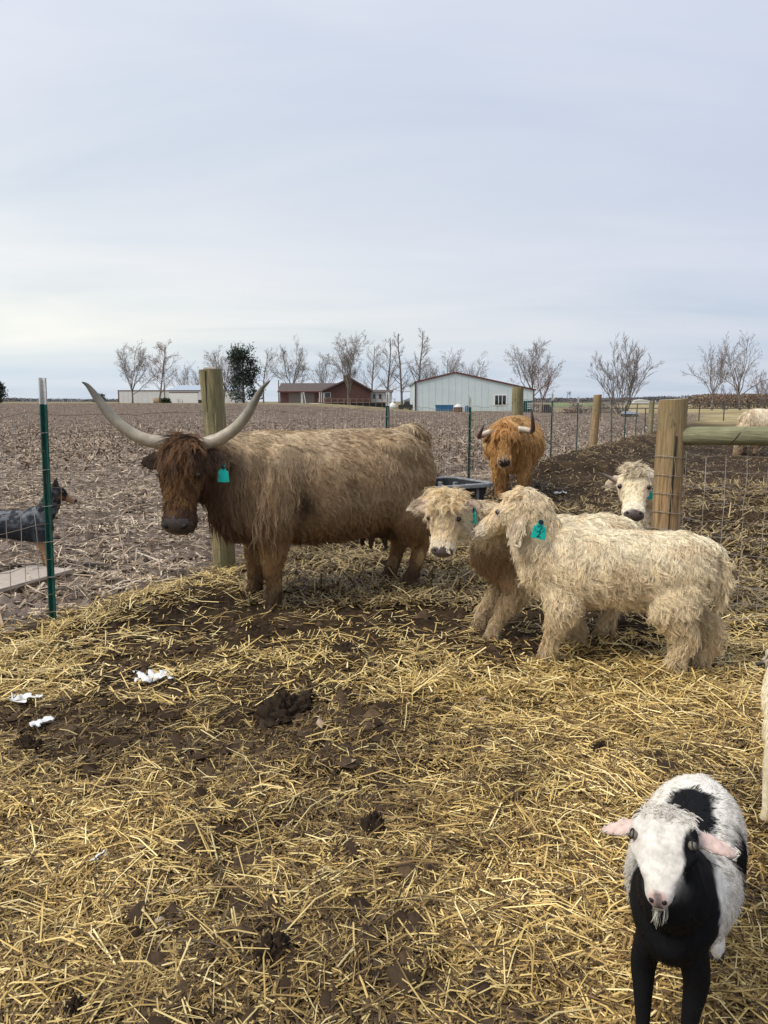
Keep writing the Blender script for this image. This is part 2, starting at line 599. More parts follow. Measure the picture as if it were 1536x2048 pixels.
ln = lognorm(len(x), 0.056, 0.65, 0.02, 0.28)
c_, d_, u_ = lie(x, y, ln, 0.09, 0.016)
sets.append(prisms(c_, d_, u_, ln, 0.0009 + 0.0020 * rng.random(len(x)) ** 1.5, rng.normal(0, 0.09, len(x)) * ln, pal(len(x), STRAW, 1.15) * (0.66 + 0.5 * straw_cover(x, y))[:, None]))
x, y = scatter(150000, -0.62, 0.62, 1.2, 4.2, 0.8, lambda x, y: straw_cover(x, y) ** 0.7 * 0.45 + 0.45 * ((x - fence_x(y)) > 0))
ln = lognorm(len(x), 0.026, 0.5, 0.01, 0.09)
c_, d_, u_ = lie(x, y, ln, 0.3, 0.008)
sets.append(ribbons(c_, d_, u_, ln, 0.001 + 0.002 * rng.random(len(x)), rng.normal(0, 0.1, len(x)) * ln, pal(len(x), STRAW[:4], 1.3) * (0.6 + 0.5 * straw_cover(x, y))[:, None]))
x, y = scatter(100000, -0.66, 0.62, 3.4, 8.0, 1.6, lambda x, y: straw_cover(x, y) * 0.9 + 0.07 * ((x - fence_x(y)) > 0.1))
ln = lognorm(len(x), 0.068, 0.6, 0.025, 0.28)
c_, d_, u_ = lie(x, y, ln, 0.16, 0.03)
sets.append(ribbons(c_, d_, u_, ln, 0.0018 + 0.002 * rng.random(len(x)), rng.normal(0, 0.06, len(x)) * ln, pal(len(x), STRAW[1:])))
x, y = scatter(150000, -0.2, 0.62, 5.0, 36.0, 1.8, lambda x, y: np.clip(straw_cover(x, y) * 0.8 + 0.18, 0, 1) * ((x - fence_x(y)) > 0.2))
ln = lognorm(len(x), 0.085, 0.45, 0.03, 0.30)
c_, d_, u_ = lie(x, y, ln, 0.28, 0.05)
sets.append(ribbons(c_, d_, u_, ln, 0.003 + 0.004 * rng.random(len(x)), rng.normal(0, 0.08, len(x)) * ln, pal(len(x), [(0.05, 0.032, 0.016), (0.12, 0.078, 0.034), (0.22, 0.15, 0.062), (0.34, 0.25, 0.11), (0.42, 0.32, 0.15)])))
strew('loose_straw', sets, m_straw)

# corn stalks and husks left on the harvested field
STALK = [(0.18, 0.125, 0.083), (0.30, 0.215, 0.145), (0.45, 0.345, 0.235), (0.52, 0.42, 0.30), (0.62, 0.52, 0.39)]
def stub_cover(x, y):
    s = (x - fence_x(y)) * FNRM.x
    p = np.stack([x, y, 0 * x], 1)
    n = fbm(p, 0.8, 4, 61)
    band = fbm(p * np.array([[0.25, 1.0, 1]]), 0.5, 3, 67)
    amt = 0.02 + 0.58 * smooth(7.0, 11, y + (n - 0.5) * 3) - 0.30 * smooth(17, 30, y) + 0.10 * smooth(60, 100, y)
    amt = amt + (n - 0.5) * 0.9 * (1 - 0.6 * smooth(20, 40, y)) + (band - 0.5) * 0.8
    rut_ = sum(np.exp(-((s - c) / 0.42) ** 2) for c in (-1.5, -3.3)) * smooth(7.5, 12, y) * (1 - smooth(45, 80, y))
    lim = 103 + smooth(0, -40, x) * 24
    return np.clip(amt, 0.02, 1) * (s < -0.15) * (y < lim) * np.clip(1 - rut_, 0.1, 1)
sets = []
x, y = scatter(150000, -0.62, 0.42, 4.2, 30.0, 1.6, stub_cover)
ln = lognorm(len(x), 0.095, 0.6, 0.03, 0.40)
c_, d_, u_ = lie(x, y, ln, 0.18, 0.03)
sets.append(ribbons(c_, d_, u_, ln, 0.003 + 0.007 * rng.random(len(x)) ** 2, rng.normal(0, 0.08, len(x)) * ln, pal(len(x), STALK)))
x, y = scatter(170000, -0.62, 0.42, 14.0, 132.0, 1.9, lambda x, y: np.clip(stub_cover(x, y) + 0.25, 0, 1) * (stub_cover(x, y) > 0) * smooth(14, 26, y))
ln = lognorm(len(x), 0.17, 0.4, 0.06, 0.4)
c_, d_, u_ = lie(x, y, ln, 0.30, 0.05)
sets.append(ribbons(c_, d_, u_, ln, 0.008 + 0.016 * rng.random(len(x)), rng.normal(0, 0.10, len(x)) * ln, pal(len(x), [(0.13, 0.09, 0.064), (0.22, 0.16, 0.115), (0.32, 0.245, 0.18), (0.45, 0.36, 0.27)])))
strew('corn_stubble', sets, attr_mat('stalks', rough=0.7, spec=0.2))

# clods of trodden earth
def clods(name, x, y, size, cols, mat):
    n = len(x)
    dirs = np.array([(0.0, 0, 1), (1, 0, 0.15), (0.3, 0.95, 0.1), (-0.8, 0.6, 0.2), (-0.8, -0.6, 0.1), (0.3, -0.95, 0.2)])
    V = dirs[None] * size[:, None, None] * (0.6 + 0.8 * rng.random((n, 6, 1)))
    V[:, :, 2] *= 0.75
    V += np.stack([x, y, lay(x, y) - size * 0.1], 1)[:, None, :]
    tri = np.array([(0, 1, 2), (0, 2, 3), (0, 3, 4), (0, 4, 5), (0, 5, 1)])
    Fq = (np.arange(n) * 6)[:, None, None] + tri[None]
    me = new_mesh(name, V.reshape(-1, 3), Fq.reshape(-1, 3), True)
    set_col(me, np.repeat(cols, 6, 0))
    return tag(link(name, me, mat), kind='stuff')
m_clod = attr_mat('clods', rough=0.85, spec=0.1, noise_scale=30, noise_amt=0.4, bump_d=0.01)
x, y = scatter(16000, -0.62, 0.62, 1.3, 30.0, 1.5, lambda x, y: ((x - fence_x(y)) > 0.1) * np.clip(1.0 - straw_cover(x, y) * 1.15, 0, 1))
clods('mud_clods', x, y, lognorm(len(x), 0.013, 0.5, 0.004, 0.045) * (1 + 0.05 * y), pal(len(x), [(0.035, 0.022, 0.013), (0.06, 0.04, 0.025), (0.10, 0.066, 0.038)]), m_clod)
x, y = scatter(22000, -0.62, 0.42, 4.2, 110.0, 1.8, lambda x, y: ((x - fence_x(y)) < -0.1) * 0.9 * (y < 103 + smooth(0, -40, x) * 24))
clods('field_clods', x, y, lognorm(len(x), 0.02, 0.5, 0.006, 0.07) * (1 + 0.03 * y), pal(len(x), [(0.075, 0.055, 0.043), (0.14, 0.105, 0.085), (0.22, 0.175, 0.145)]), m_clod)
# ------------------------------------------------------------------ animals: one continuous skin grown over tapered limbs, then combed locks of hair
def catmull(rows, sub):
    a = np.asarray(rows, float)
    if len(a) < 3 or sub < 2:
        return a
    p = np.vstack([2 * a[0] - a[1], a, 2 * a[-1] - a[-2]])
    out = []
    for i in range(1, len(p) - 2):
        for k in range(sub):
            t_ = k / sub
            q = 0.5 * ((2 * p[i]) + (-p[i - 1] + p[i + 1]) * t_ + (2 * p[i - 1] - 5 * p[i] + 4 * p[i + 1] - p[i + 2]) * t_ ** 2 + (-p[i - 1] + 3 * p[i] - 3 * p[i + 1] + p[i + 2]) * t_ ** 3)
            q[3:] = np.maximum(q[3:], 0.35 * np.minimum(p[i][3:], p[i + 1][3:]))
            out.append(q)
    out.append(p[-2])
    return np.array(out)

class Chain:
    """a limb: rows of x, y, z, half width along side, half width across"""
    def __init__(s, label, rows, side=(0, 1, 0), sub=4, n=14):
        s.label = label
        s.rows = catmull(rows, sub)
        s.side = np.array(side, float)
        s.n = n
    def geometry(s):
        r_ = s.rows
        V, Fc = [], []
        m = len(r_)
        for i in range(m):
            tan = r_[min(i + 1, m - 1), :3] - r_[max(i - 1, 0), :3]
            tan /= np.linalg.norm(tan) + 1e-9
            sd_ = s.side - tan * s.side.dot(tan)
            sd_ /= np.linalg.norm(sd_) + 1e-9
            ot = np.cross(tan, sd_)
            for k in range(s.n):
                th = 2 * math.pi * k / s.n
                V.append(r_[i, :3] + sd_ * r_[i, 3] * math.cos(th) + ot * r_[i, 4] * math.sin(th))
        for i in range(m - 1):
            for k in range(s.n):
                k2 = (k + 1) % s.n
                Fc.append((i * s.n + k, i * s.n + k2, (i + 1) * s.n + k2, (i + 1) * s.n + k))
        Fc.append(tuple(reversed(range(s.n))))
        Fc.append(tuple(range((m - 1) * s.n, m * s.n)))
        return V, Fc

def skin(chains, voxel, relax):
    mb = MB()
    for c in chains:
        mb.add(*c.geometry())
    me = new_mesh('body', mb.v, mb.f)
    o = link('body', me)
    r_ = o.modifiers.new('remesh', 'REMESH'); r_.mode = 'VOXEL'; r_.voxel_size = voxel
    s_ = o.modifiers.new('relax', 'SMOOTH'); s_.iterations = relax; s_.factor = 0.5
    dg = bpy.context.evaluated_depsgraph_get()
    m2 = bpy.data.meshes.new_from_object(o.evaluated_get(dg), depsgraph=dg)
    bpy.data.objects.remove(o)
    bpy.data.meshes.remove(me)
    m2.name = 'body'
    m2.polygons.foreach_set('use_smooth', np.ones(len(m2.polygons), bool))
    return m2

def regions(p, chains, sharp=5.0):
    """soft membership of every point in the labelled limbs"""
    labels = sorted({c.label for c in chains})
    D = np.full((len(p), len(labels)), 9.0)
    for c in chains:
        r_ = c.rows
        rad = np.maximum((r_[:, 3] + r_[:, 4]) / 2, 0.01)
        k = labels.index(c.label)
        for ci, ri in zip(r_[:, :3], rad):
            D[:, k] = np.minimum(D[:, k], np.linalg.norm(p - ci, axis=1) / ri)
    W = np.exp(-sharp * (D - D.min(1)[:, None]))
    W /= W.sum(1)[:, None]
    return {l: W[:, i] for i, l in enumerate(labels)}

def unit(v):
    return v / (np.linalg.norm(v, axis=-1, keepdims=True) + 1e-9)

m_skin = attr_mat('hide', rough=0.75, spec=0.08, noise_scale=60, noise_amt=0.3)
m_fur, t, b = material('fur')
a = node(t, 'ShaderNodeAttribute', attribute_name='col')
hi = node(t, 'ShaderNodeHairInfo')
tipc = mixnode(t, 1.0, a.outputs['Color'], rampnode(t, hi.outputs['Intercept'], [(0.0, 0.62), (0.5, 1.0), (1.0, 1.18)]), 'MULTIPLY')  # tips paler; roots darkened in the colour to deepen shade between locks
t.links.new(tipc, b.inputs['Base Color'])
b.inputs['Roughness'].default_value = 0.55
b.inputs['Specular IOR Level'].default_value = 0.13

m_fur2, t, b = material('sleek_hair')
a = node(t, 'ShaderNodeAttribute', attribute_name='col')
t.links.new(a.outputs['Color'], b.inputs['Base Color'])
b.inputs['Roughness'].default_value = 0.5
b.inputs['Specular IOR Level'].default_value = 0.15

def hair_object(name, pts, rad, cols, parent, mat=None):
    """pts (N,K,3), rad (N,K), cols (N,3)"""
    n, k, _ = pts.shape
    hc = bpy.data.hair_curves.new(name)
    hc.add_curves([k] * n)
    hc.attributes['position'].data.foreach_set('vector', pts.astype(np.float32).ravel())
    ra = hc.attributes.get('radius') or hc.attributes.new('radius', 'FLOAT', 'POINT')
    ra.data.foreach_set('value', rad.astype(np.float32).ravel())
    ca = hc.attributes.new('col', 'FLOAT_COLOR', 'CURVE')
    cc = np.ones((n, 4), np.float32); cc[:, :3] = np.clip(cols, 0, 1)
    ca.data.foreach_set('color', cc.ravel())
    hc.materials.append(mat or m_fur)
    o = bpy.data.objects.new(name, hc)
    COL.objects.link(o)
    o.parent = parent
    return o

def mesh_points(me, n, dens):
    me.calc_loop_triangles()
    m = len(me.loop_triangles)
    tri = np.zeros(m * 3, np.int32); me.loop_triangles.foreach_get('vertices', tri); tri = tri.reshape(-1, 3)
    co = np.zeros(len(me.vertices) * 3, np.float32); me.vertices.foreach_get('co', co); co = co.reshape(-1, 3).astype(float)
    no = np.zeros(len(me.vertices) * 3, np.float32); me.vertices.foreach_get('normal', no); no = no.reshape(-1, 3).astype(float)
    A_, B_, C_ = co[tri[:, 0]], co[tri[:, 1]], co[tri[:, 2]]
    area = 0.5 * np.linalg.norm(np.cross(B_ - A_, C_ - A_), axis=1)
    w = area * dens((A_ + B_ + C_) / 3, unit(no[tri].mean(1)))
    w /= w.sum()
    ti = rng.choice(m, n, p=w)
    u, v = rng.random(n), rng.random(n)
    f = u + v > 1
    u[f], v[f] = 1 - u[f], 1 - v[f]
    p = A_[ti] + (B_ - A_)[ti] * u[:, None] + (C_ - A_)[ti] * v[:, None]
    nn = unit(no[tri[ti]].mean(1))
    return p, nn

def locks(p, nrm, flow, L_, lift, grav, wave, per, spread, clump, thick, K=7, wfreq=1.6, down=(0, 0, -1)):
    """comb locks of `per` strands each; p,nrm,flow (N,3); L_,lift,grav,wave (N,)"""
    n = len(p)
    fl = unit(flow - nrm * (flow * nrm).sum(1)[:, None])
    sd_ = unit(np.cross(nrm, fl))
    ts = np.linspace(0, 1, K)
    cur = np.zeros((n, K, 3))
    pos = np.zeros((n, 3))
    dn = np.array(down, float)[None]
    for i in range(1, K):
        t_ = (i - 0.5) / (K - 1)
        d_ = unit(fl * (0.55 + 0.45 * t_) + nrm * (lift * (1 - t_) ** 1.3)[:, None] + dn * (grav * t_)[:, None])
        pos = pos + d_ * (L_ / (K - 1))[:, None]
        cur[:, i] = pos
    ph = rng.random(n) * 6.28
    fr = wfreq * (0.7 + 0.6 * rng.random(n))
    for i, t_ in enumerate(ts):
        arg = ph + 6.28 * fr * t_
        cur[:, i] += sd_ * (wave * L_ * (np.sin(arg) - np.sin(ph)) * t_ ** 0.6)[:, None] + nrm * (np.abs(wave * L_ * 0.5 * (np.cos(arg) - np.cos(ph))) * t_ ** 0.6)[:, None]
    N = n * per
    cur = np.repeat(cur, per, 0)
    off = np.repeat(sd_, per, 0) * rng.normal(0, 1, (N, 1)) + np.repeat(fl, per, 0) * rng.normal(0, 1, (N, 1))
    off *= np.repeat(np.broadcast_to(spread, (n,)), per)[:, None]
    stray = unit(rng.normal(0, 1, (N, 3)))
    ll = (0.72 + 0.4 * rng.random(N))
    st = rng.random(N) ** 3 * np.repeat(L_, per) * 0.22
    pts = np.zeros((N, K, 3))
    base = np.repeat(p - nrm * 0.004, per, 0)
    for i, t_ in enumerate(ts):
        pts[:, i] = base + off * (1 - clump * t_ ** 0.8) + cur[:, i] * ll[:, None] + stray * (st * t_)[:, None]
    rad = np.broadcast_to(thick * (1 - 0.78 * ts ** 1.5)[None], (N, K)) * (0.7 + 0.6 * rng.random((N, 1)))
    return pts, rad

class Fur:
    def __init__(s):
        s.p, s.r, s.c = [], [], []
    def add(s, pr, cols):
        s.p.append(pr[0]); s.r.append(pr[1]); s.c.append(cols)
    def build(s, name, parent, mat=None):
        return hair_object(name, np.concatenate(s.p), np.concatenate(s.r), np.concatenate(s.c), parent, mat)

def sphere_bm(c, r_, n=10, squash=(1, 1, 1)):
    mb = MB()
    prof = []
    vs, fs = [], []
    m = n // 2 + 1
    for i in range(m + 1):
        th = math.pi * i / m
        for k in range(n):
            ph = 2 * math.pi * k / n
            vs.append((c[0] + r_ * squash[0] * math.sin(th) * math.cos(ph), c[1] + r_ * squash[1] * math.sin(th) * math.sin(ph), c[2] + r_ * squash[2] * math.cos(th)))
    for i in range(m):
        for k in range(n):
            k2 = (k + 1) % n
            fs.append((i * n + k, (i + 1) * n + k, (i + 1) * n + k2, i * n + k2))
    return mb.add(vs, fs)

m_eye = simple('dark_eye', (0.012, 0.009, 0.008), (0.02, 0.014, 0.01), rough=0.08, spec=0.6)
m_nose = simple('moist_nose', (0.050, 0.036, 0.032), (0.03, 0.022, 0.02), scale=60, rough=0.35, spec=0.5, bump_d=0.002)
m_nose_calf = simple('greyish_pink_nose', (0.115, 0.084, 0.078), (0.07, 0.052, 0.048), scale=60, rough=0.4, spec=0.4, bump_d=0.002)
m_nostril = simple('nostril_skin', (0.010, 0.007, 0.006), rough=0.6)
m_hoof = simple('hoof_horn', (0.035, 0.028, 0.022), (0.06, 0.048, 0.036), scale=30, rough=0.6, bump_d=0.002)
m_horn = attr_mat('horn_keratin', rough=0.42, spec=0.45, noise_scale=18, noise_amt=0.28, bump_d=0.002)
m_tag = simple('green_tag_plastic', (0.0, 0.42, 0.36), (0.0, 0.36, 0.31), rough=0.38, spec=0.45)
m_ink = simple('tag_ink', (0.008, 0.02, 0.02), rough=0.6)
m_ink2 = simple('tag_emblem_ink', (0.0, 0.11, 0.095), rough=0.6)

class Head:
    """head frame: f towards the muzzle, s to the animal's left, u out of the forehead"""
    def __init__(h, pos, yaw, pitch, size, roll=0):
        h.o = np.array(pos, float); h.size = size
        h.eye = (.35, .195, .135)
        cy_, sy_ = math.cos(R(yaw)), math.sin(R(yaw))
        cp, sp = math.cos(R(pitch)), math.sin(R(pitch))
        h.f = np.array([cp * cy_, cp * sy_, -sp])
        h.s = np.array([-sy_, cy_, 0.0])
        h.u = np.cross(h.f, h.s)
        if roll:
            c_, s_ = math.cos(R(roll)), math.sin(R(roll))
            h.s, h.u = h.s * c_ + h.u * s_, h.u * c_ - h.s * s_
    def at(h, f, s=0.0, u=0.0):
        return h.o + (h.f * f + h.s * s + h.u * u) * h.size
    def local(h, p):
        d = (p - h.o) / h.size
        return d @ h.f, d @ h.s, d @ h.u
    def chain(h, rows, label='head', wf=1.0):
        return Chain(label, [[*h.at(f, 0, u), w * h.size * wf, d * h.size] for f, u, w, d in rows], side=h.s, n=18)

CALF_HEAD = [(-0.10, -0.02, .12, .11), (0.0, 0.0, .22, .19), (0.12, .015, .275, .225), (0.27, .02, .285, .235), (0.42, .005, .25, .205), (0.58, -.02, .20, .175), (0.74, -.03, .19, .160), (0.88, -.035, .19, .145), (0.97, -.04, .155, .115), (1.02, -.04, .07, .05)]
CATTLE_HEAD = [(-0.10, -0.02, .10, .10), (0.0, 0.0, .19, .18), (0.12, .015, .235, .215), (0.26, .02, .235, .225), (0.42, .005, .185, .195), (0.60, -.02, .145, .165), (0.76, -.03, .155, .150), (0.88, -.035, .168, .135), (0.96, -.04, .13, .105), (1.0, -.04, .06, .05)]

def ear_chain(h, side, length, width, droop=0.15, back=0.15, f0=0.08, thick=0.022):
    d = h.s * side * 1.0 - h.u * back + np.array([0, 0, -droop])
    d /= np.linalg.norm(d)
    base = h.at(f0, 0.17 * side, -0.02)
    wide = h.f - d * h.f.dot(d); wide /= np.linalg.norm(wide)
    rows = []
    for k, w in ((0.0, .45), (.22, .75), (.5, 1.0), (.75, .85), (.93, .5), (1.0, .2)):
        p = base + d * length * k + np.array([0, 0, -1.0]) * (k ** 2) * length * droop * 0.5
        rows.append([*p, width * w, thick * (1 - 0.45 * k)])
    return Chain('ear', rows, side=wide, n=12), d, wide

def front_leg(sx, sy, hx, hy, h=1.0, k=1.0):
    return Chain('leg', [[sx, sy * .75, .74 * h, .10 * h * k, .17 * h * k], [sx - .01 * h, sy, .54 * h, .088 * h * k, .12 * h * k],
                         [sx * .6 + hx * .4, sy * .6 + hy * .4, .38 * h, .066 * h * k, .08 * h * k], [sx * .35 + hx * .65, sy * .3 + hy * .7, .27 * h, .056 * h * k, .06 * h * k],
                         [hx - .01 * h, hy, .16 * h, .046 * h * k, .048 * h * k], [hx, hy, .085 * h, .052 * h * k, .056 * h * k], [hx + .02 * h, hy, .025 * h, .054 * h * k, .065 * h * k], [hx + .02 * h, hy, .01 * h, .05 * h * k, .06 * h * k]], side=(0, 1, 0))
def hind_leg(sx, sy, hx, hy, h=1.0, k=1.0):
    return Chain('leg', [[sx, sy * .7, .86 * h, .12 * h * k, .20 * h * k], [sx + .05 * h, sy, .64 * h, .11 * h * k, .18 * h * k], [sx * .7 + hx * .3, sy, .50 * h, .082 * h * k, .115 * h * k],
                         [hx - .085 * h, hy, .375 * h, .055 * h * k, .078 * h * k], [hx - .065 * h, hy, .25 * h, .047 * h * k, .055 * h * k], [hx - .03 * h, hy, .15 * h, .046 * h * k, .048 * h * k],
                         [hx, hy, .085 * h, .052 * h * k, .056 * h * k], [hx + .025 * h, hy, .025 * h, .054 * h * k, .066 * h * k], [hx + .025 * h, hy, .01 * h, .05 * h * k, .06 * h * k]], side=(0, 1, 0))

def hoof(parent, x, y, h):
    mb = MB()
    for s_ in (-1, 1):
        c = y + s_ * .026 * h
        prof = [(-.055, 0), (.085, 0), (.055, .05), (-.04, .055)]
        mb.add([(x + px_ * h, c - .022 * h, z_ * h) for px_, z_ in prof] + [(x + px_ * h * .97, c + .022 * h, z_ * h) for px_, z_ in prof],
               [(3, 2, 1, 0), (4, 5, 6, 7), (0, 1, 5, 4), (1, 2, 6, 5), (2, 3, 7, 6), (3, 0, 4, 7)])
    return mb.build('hoof', m_hoof, parent, bevel=.008 * h)

def horn(parent, pts, rads, cols):
    mb = MB()
    rows = catmull([[*p, r_, i] for i, (p, r_) in enumerate(zip(pts, rads))], 6)
    mb.tube([r_[:3] for r_ in rows], [max(r_[3], 0.002) for r_ in rows], 14)
    o = mb.build('horn', m_horn, parent, True)
    k = np.repeat(rows[:, 4] / (len(pts) - 1), 14)
    cs = np.array(cols)
    i = np.minimum((k * (len(cs) - 1)).astype(int), len(cs) - 2); f = (k * (len(cs) - 1) - i)[:, None]
    set_col(o.data, cs[i] * (1 - f) + cs[i + 1] * f)
    return o

def ear_tag(parent, top, down, across, size, text=None, mark=False):
    """a plastic tag: a neck with a button, a flaring plate, printed figures"""
    top, down, across = np.array(top, float), unit(np.array(down, float)), np.array(across, float)
    across = unit(across - down * across.dot(down))
    nrm = np.cross(across, down)
    out = [(-.16, 0), (.16, 0), (.2, .25), (.42, .42), (.5, 1.0), (.46, 1.06), (-.46, 1.06), (-.5, 1.0), (-.42, .42), (-.2, .25)]
    V = []
    for s_ in (-1, 1):
        for x_, y_ in out:
            V.append(top + across * x_ * size * .82 + down * y_ * size + nrm * s_ * .0018)
    n = len(out)
    fs = [tuple(range(n)), tuple(reversed(range(n, 2 * n)))] + [((k + 1) % n, k, n + k, n + (k + 1) % n) for k in range(n)]
    o = MB().add(V, fs).build('ear_tag', m_tag, parent, bevel=.0012)
    mb = MB()
    c0 = top + down * .12 * size
    mb.tube([c0 - nrm * .006, c0 + nrm * .006], .012 * size / .085, 10)
    mb.build('button', m_ink, o)
    def print_text(s_, cy_, hgt):
        cu = bpy.data.curves.new('figure', 'FONT')
        cu.body = s_; cu.size = hgt; cu.align_x = 'CENTER'; cu.align_y = 'CENTER'; cu.extrude = .0004; cu.offset = hgt * .012
        to = bpy.data.objects.new('figure', cu); COL.objects.link(to)
        dg = bpy.context.evaluated_depsgraph_get()
        me = bpy.data.meshes.new_from_object(to.evaluated_get(dg), depsgraph=dg)
        bpy.data.objects.remove(to)
        face = np.cross(across, -down)
        pos = top + down * cy_ * size + face * .0024
        M = Matrix([list(across), list(-down), list(face)]).transposed().to_4x4()
        me.transform(Matrix.Translation(Vector(pos)) @ M)
        me.materials.clear()
        link('figure', me, m_ink, o)
    if text:
        print_text(text, .82, size * .50)
    if mark:   # the brand above the number: a ring round a hooked stroke, with wings
        face = np.cross(across, -down)
        def P(x_, y_):
            return top + across * x_ * size + down * y_ * size + face * .0022
        mb = MB()
        mb.tube([P(-.13, .36), P(-.02, .33), P(.10, .36), P(.12, .45), P(.03, .52), P(.0, .6)], .0016 * size / .085 * 1.6, 5)
        mb.tube([P(-.26, .50), P(-.22, .60), P(-.10, .66), P(.02, .62)], .0013 * size / .085, 5)
        mb.tube([P(.24, .48), P(.22, .60), P(.12, .66), P(.0, .64)], .0013 * size / .085, 5)
        mb.tube([P(-.16, .40), P(.16, .47)], .0010 * size / .085, 5)
        mb.tube([P(-.05, .22), P(.05, .22)], .0012 * size / .085, 5)
        mb.build('emblem', m_ink2, o)
    return o
# ------------------------------------------------------------------ the herd
def to_local(w, loc, rz):
    d = np.array(w, float) - np.array(loc, float)
    c_, s_ = math.cos(rz), math.sin(rz)
    return np.array([d[0] * c_ + d[1] * s_, -d[0] * s_ + d[1] * c_, d[2]])
def v3(*a):
    return np.array(a, float)

def beast(name, label, cat, loc, rz, chains, head, colfn, spec, n_locks, per, voxel=.014, relax=4, spread=.012, thick=.0011, clump=.75, bald=None, dens=None, group=None, K=7, swirl=0.5, wfreq=1.6, coat='coat'):
    root = thing(name, label, cat, loc, rz, group)
    me = skin(chains, voxel, relax)
    co = np.zeros(len(me.vertices) * 3, np.float32); me.vertices.foreach_get('co', co); co = co.reshape(-1, 3).astype(float)
    no = np.zeros(len(me.vertices) * 3, np.float32); me.vertices.foreach_get('normal', no); no = no.reshape(-1, 3).astype(float)
    W = regions(co, chains)
    set_col(me, colfn(co, W, no, True))
    link('body', me, m_skin, root)
    bodyfur = Fur()
    def dn(p, n):
        d_ = np.ones(len(p))
        Wd = regions(p, chains)
        for l, v in Wd.items():
            d_ = d_ + v * (spec[l].get('dens', 1.0) - 1.0)
        if bald is not None:
            d_ = d_ * bald(p, n) * ear_bare(head, Wd, n)
        return np.maximum(d_, 0)
    p, n = mesh_points(me, n_locks, dn)
    W = regions(p, chains)
    mixv = lambda k, d0: sum(W[l] * spec[l].get(k, d0) for l in W)
    L_ = mixv('len', .06) * np.exp(rng.normal(0, .22, len(p)))
    lift = mixv('lift', .5); grav = mixv('grav', .5); wave = mixv('wave', .06) * (0.6 + 0.8 * rng.random(len(p)))
    flow = np.zeros_like(p)
    for l in W:
        f_ = spec[l]['flow']
        f_ = f_(p, n) if callable(f_) else np.broadcast_to(v3(*f_), p.shape)
        flow += W[l][:, None] * f_
    q = p / .16
    ang = (vnoise(q, 71) - .5) * 2 * swirl + (vnoise(q * 2.7, 73) - .5) * 1.2 * swirl + rng.normal(0, .12, len(p))
    fl = unit(flow - n * (flow * n).sum(1)[:, None])
    flow = fl * np.cos(ang)[:, None] + np.cross(n, fl) * np.sin(ang)[:, None]
    lenmod = .8 + .45 * vnoise(q * 1.5, 77)
    pr = locks(p, n, flow, L_ * lenmod, lift, grav, wave, per, mixv('spread', spread), clump, thick, K, wfreq)
    cc = colfn(p, W, n, False) * (0.80 + 0.40 * rng.random((len(p), 1)))
    cc = np.repeat(cc, per, 0) * (0.86 + 0.28 * rng.random((len(p) * per, 1)))
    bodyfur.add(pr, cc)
    return root, me, bodyfur

def head_flow(h):
    def f(p, n):
        a_, s_, u_ = h.local(p)
        return np.outer(np.ones(len(p)), h.f) * 0.9 + (s_ * .8)[:, None] * h.s[None] + v3(0, 0, -.5)
    return f
def patch(p, c, r_):
    return np.exp(-(((p - v3(*c)) / v3(*r_)) ** 2).sum(1))
def blend(base, col_, w):
    w = np.broadcast_to(np.asarray(w, float), (len(base),))
    return base * (1 - np.clip(w, 0, 1)[:, None]) + v3(*col_)[None] * np.clip(w, 0, 1)[:, None]
def nose_parts(root, h, mat=m_nose, wide=1.0):
    for s_ in (-1, 1):
        c = h.at(.93, .088 * s_ * wide, .074)
        mb = sphere_bm((0, 0, 0), 1.0, 10)
        ax = unit(h.u * .75 + h.f * .5); ay = unit(h.s * s_ * .8 + h.f * -.55); ay = unit(ay - ax * ax.dot(ay)); az = np.cross(ax, ay)
        k = h.size / .56
        mb.v = [tuple(c + (ax * q[0] * .012 + ay * q[1] * .026 + az * q[2] * .014) * k) for q in mb.v]
        mb.build('nostril', m_nostril, root, True)
def eyes(root, h, f0=.35, s0=.195, u0=.135, r_=.024, mat=m_eye):
    for s_ in (-1, 1):
        sphere_bm(h.at(f0, s0 * s_, u0), r_ * h.size / .56, 12).build('eye', mat, root, True)
def pad(h, p, f0=.80):
    """the bare moist nose"""
    f, s_, u_ = h.local(p)
    return smooth(f0, f0 + .03, f - .18 * np.abs(s_)) * smooth(-.095, -.06, u_) * smooth(.205, .18, np.abs(s_)) * (f < 1.15) * (u_ < .3)
def eye_rim(h, p, r_=.058, c=None):
    c = c or h.eye
    f, s_, u_ = h.local(p)
    return np.exp(-(((np.stack([f, np.abs(s_), u_], 1) - v3(*c)) / r_) ** 2).sum(1))
def muzzle_bald(h, f0=.80):
    def b_(p, n):
        f, s_, u_ = h.local(p)
        lips = smooth(.95, .99, f) * (f < 1.12) * (np.abs(s_) < .25) * (np.abs(u_) < .25)
        return (1 - np.clip(pad(h, p, f0) + lips, 0, 1)) * (1 - np.clip(eye_rim(h, p) * 1.8 - .3, 0, 1))
    return b_
def nose_pad(root, me, h, f0=.80, mat=None):
    """the bare wet nose, a skin of its own just proud of the body"""
    co = np.zeros(len(me.vertices) * 3, np.float32); me.vertices.foreach_get('co', co); co = co.reshape(-1, 3).astype(float)
    no = np.zeros(len(me.vertices) * 3, np.float32); me.vertices.foreach_get('normal', no); no = no.reshape(-1, 3).astype(float)
    w = pad(h, co, f0)
    fs = [tuple(q.vertices) for q in me.polygons if min(w[list(q.vertices)]) > .35]
    ids = sorted({i for f in fs for i in f})
    mp_ = {i: k for k, i in enumerate(ids)}
    if fs:
        o = link('nose', new_mesh('nose', co[ids] + no[ids] * (.0012 + .003 * smooth(.3, 1, w[ids]))[:, None], [tuple(mp_[i] for i in f) for f in fs], True), mat or m_nose, root)
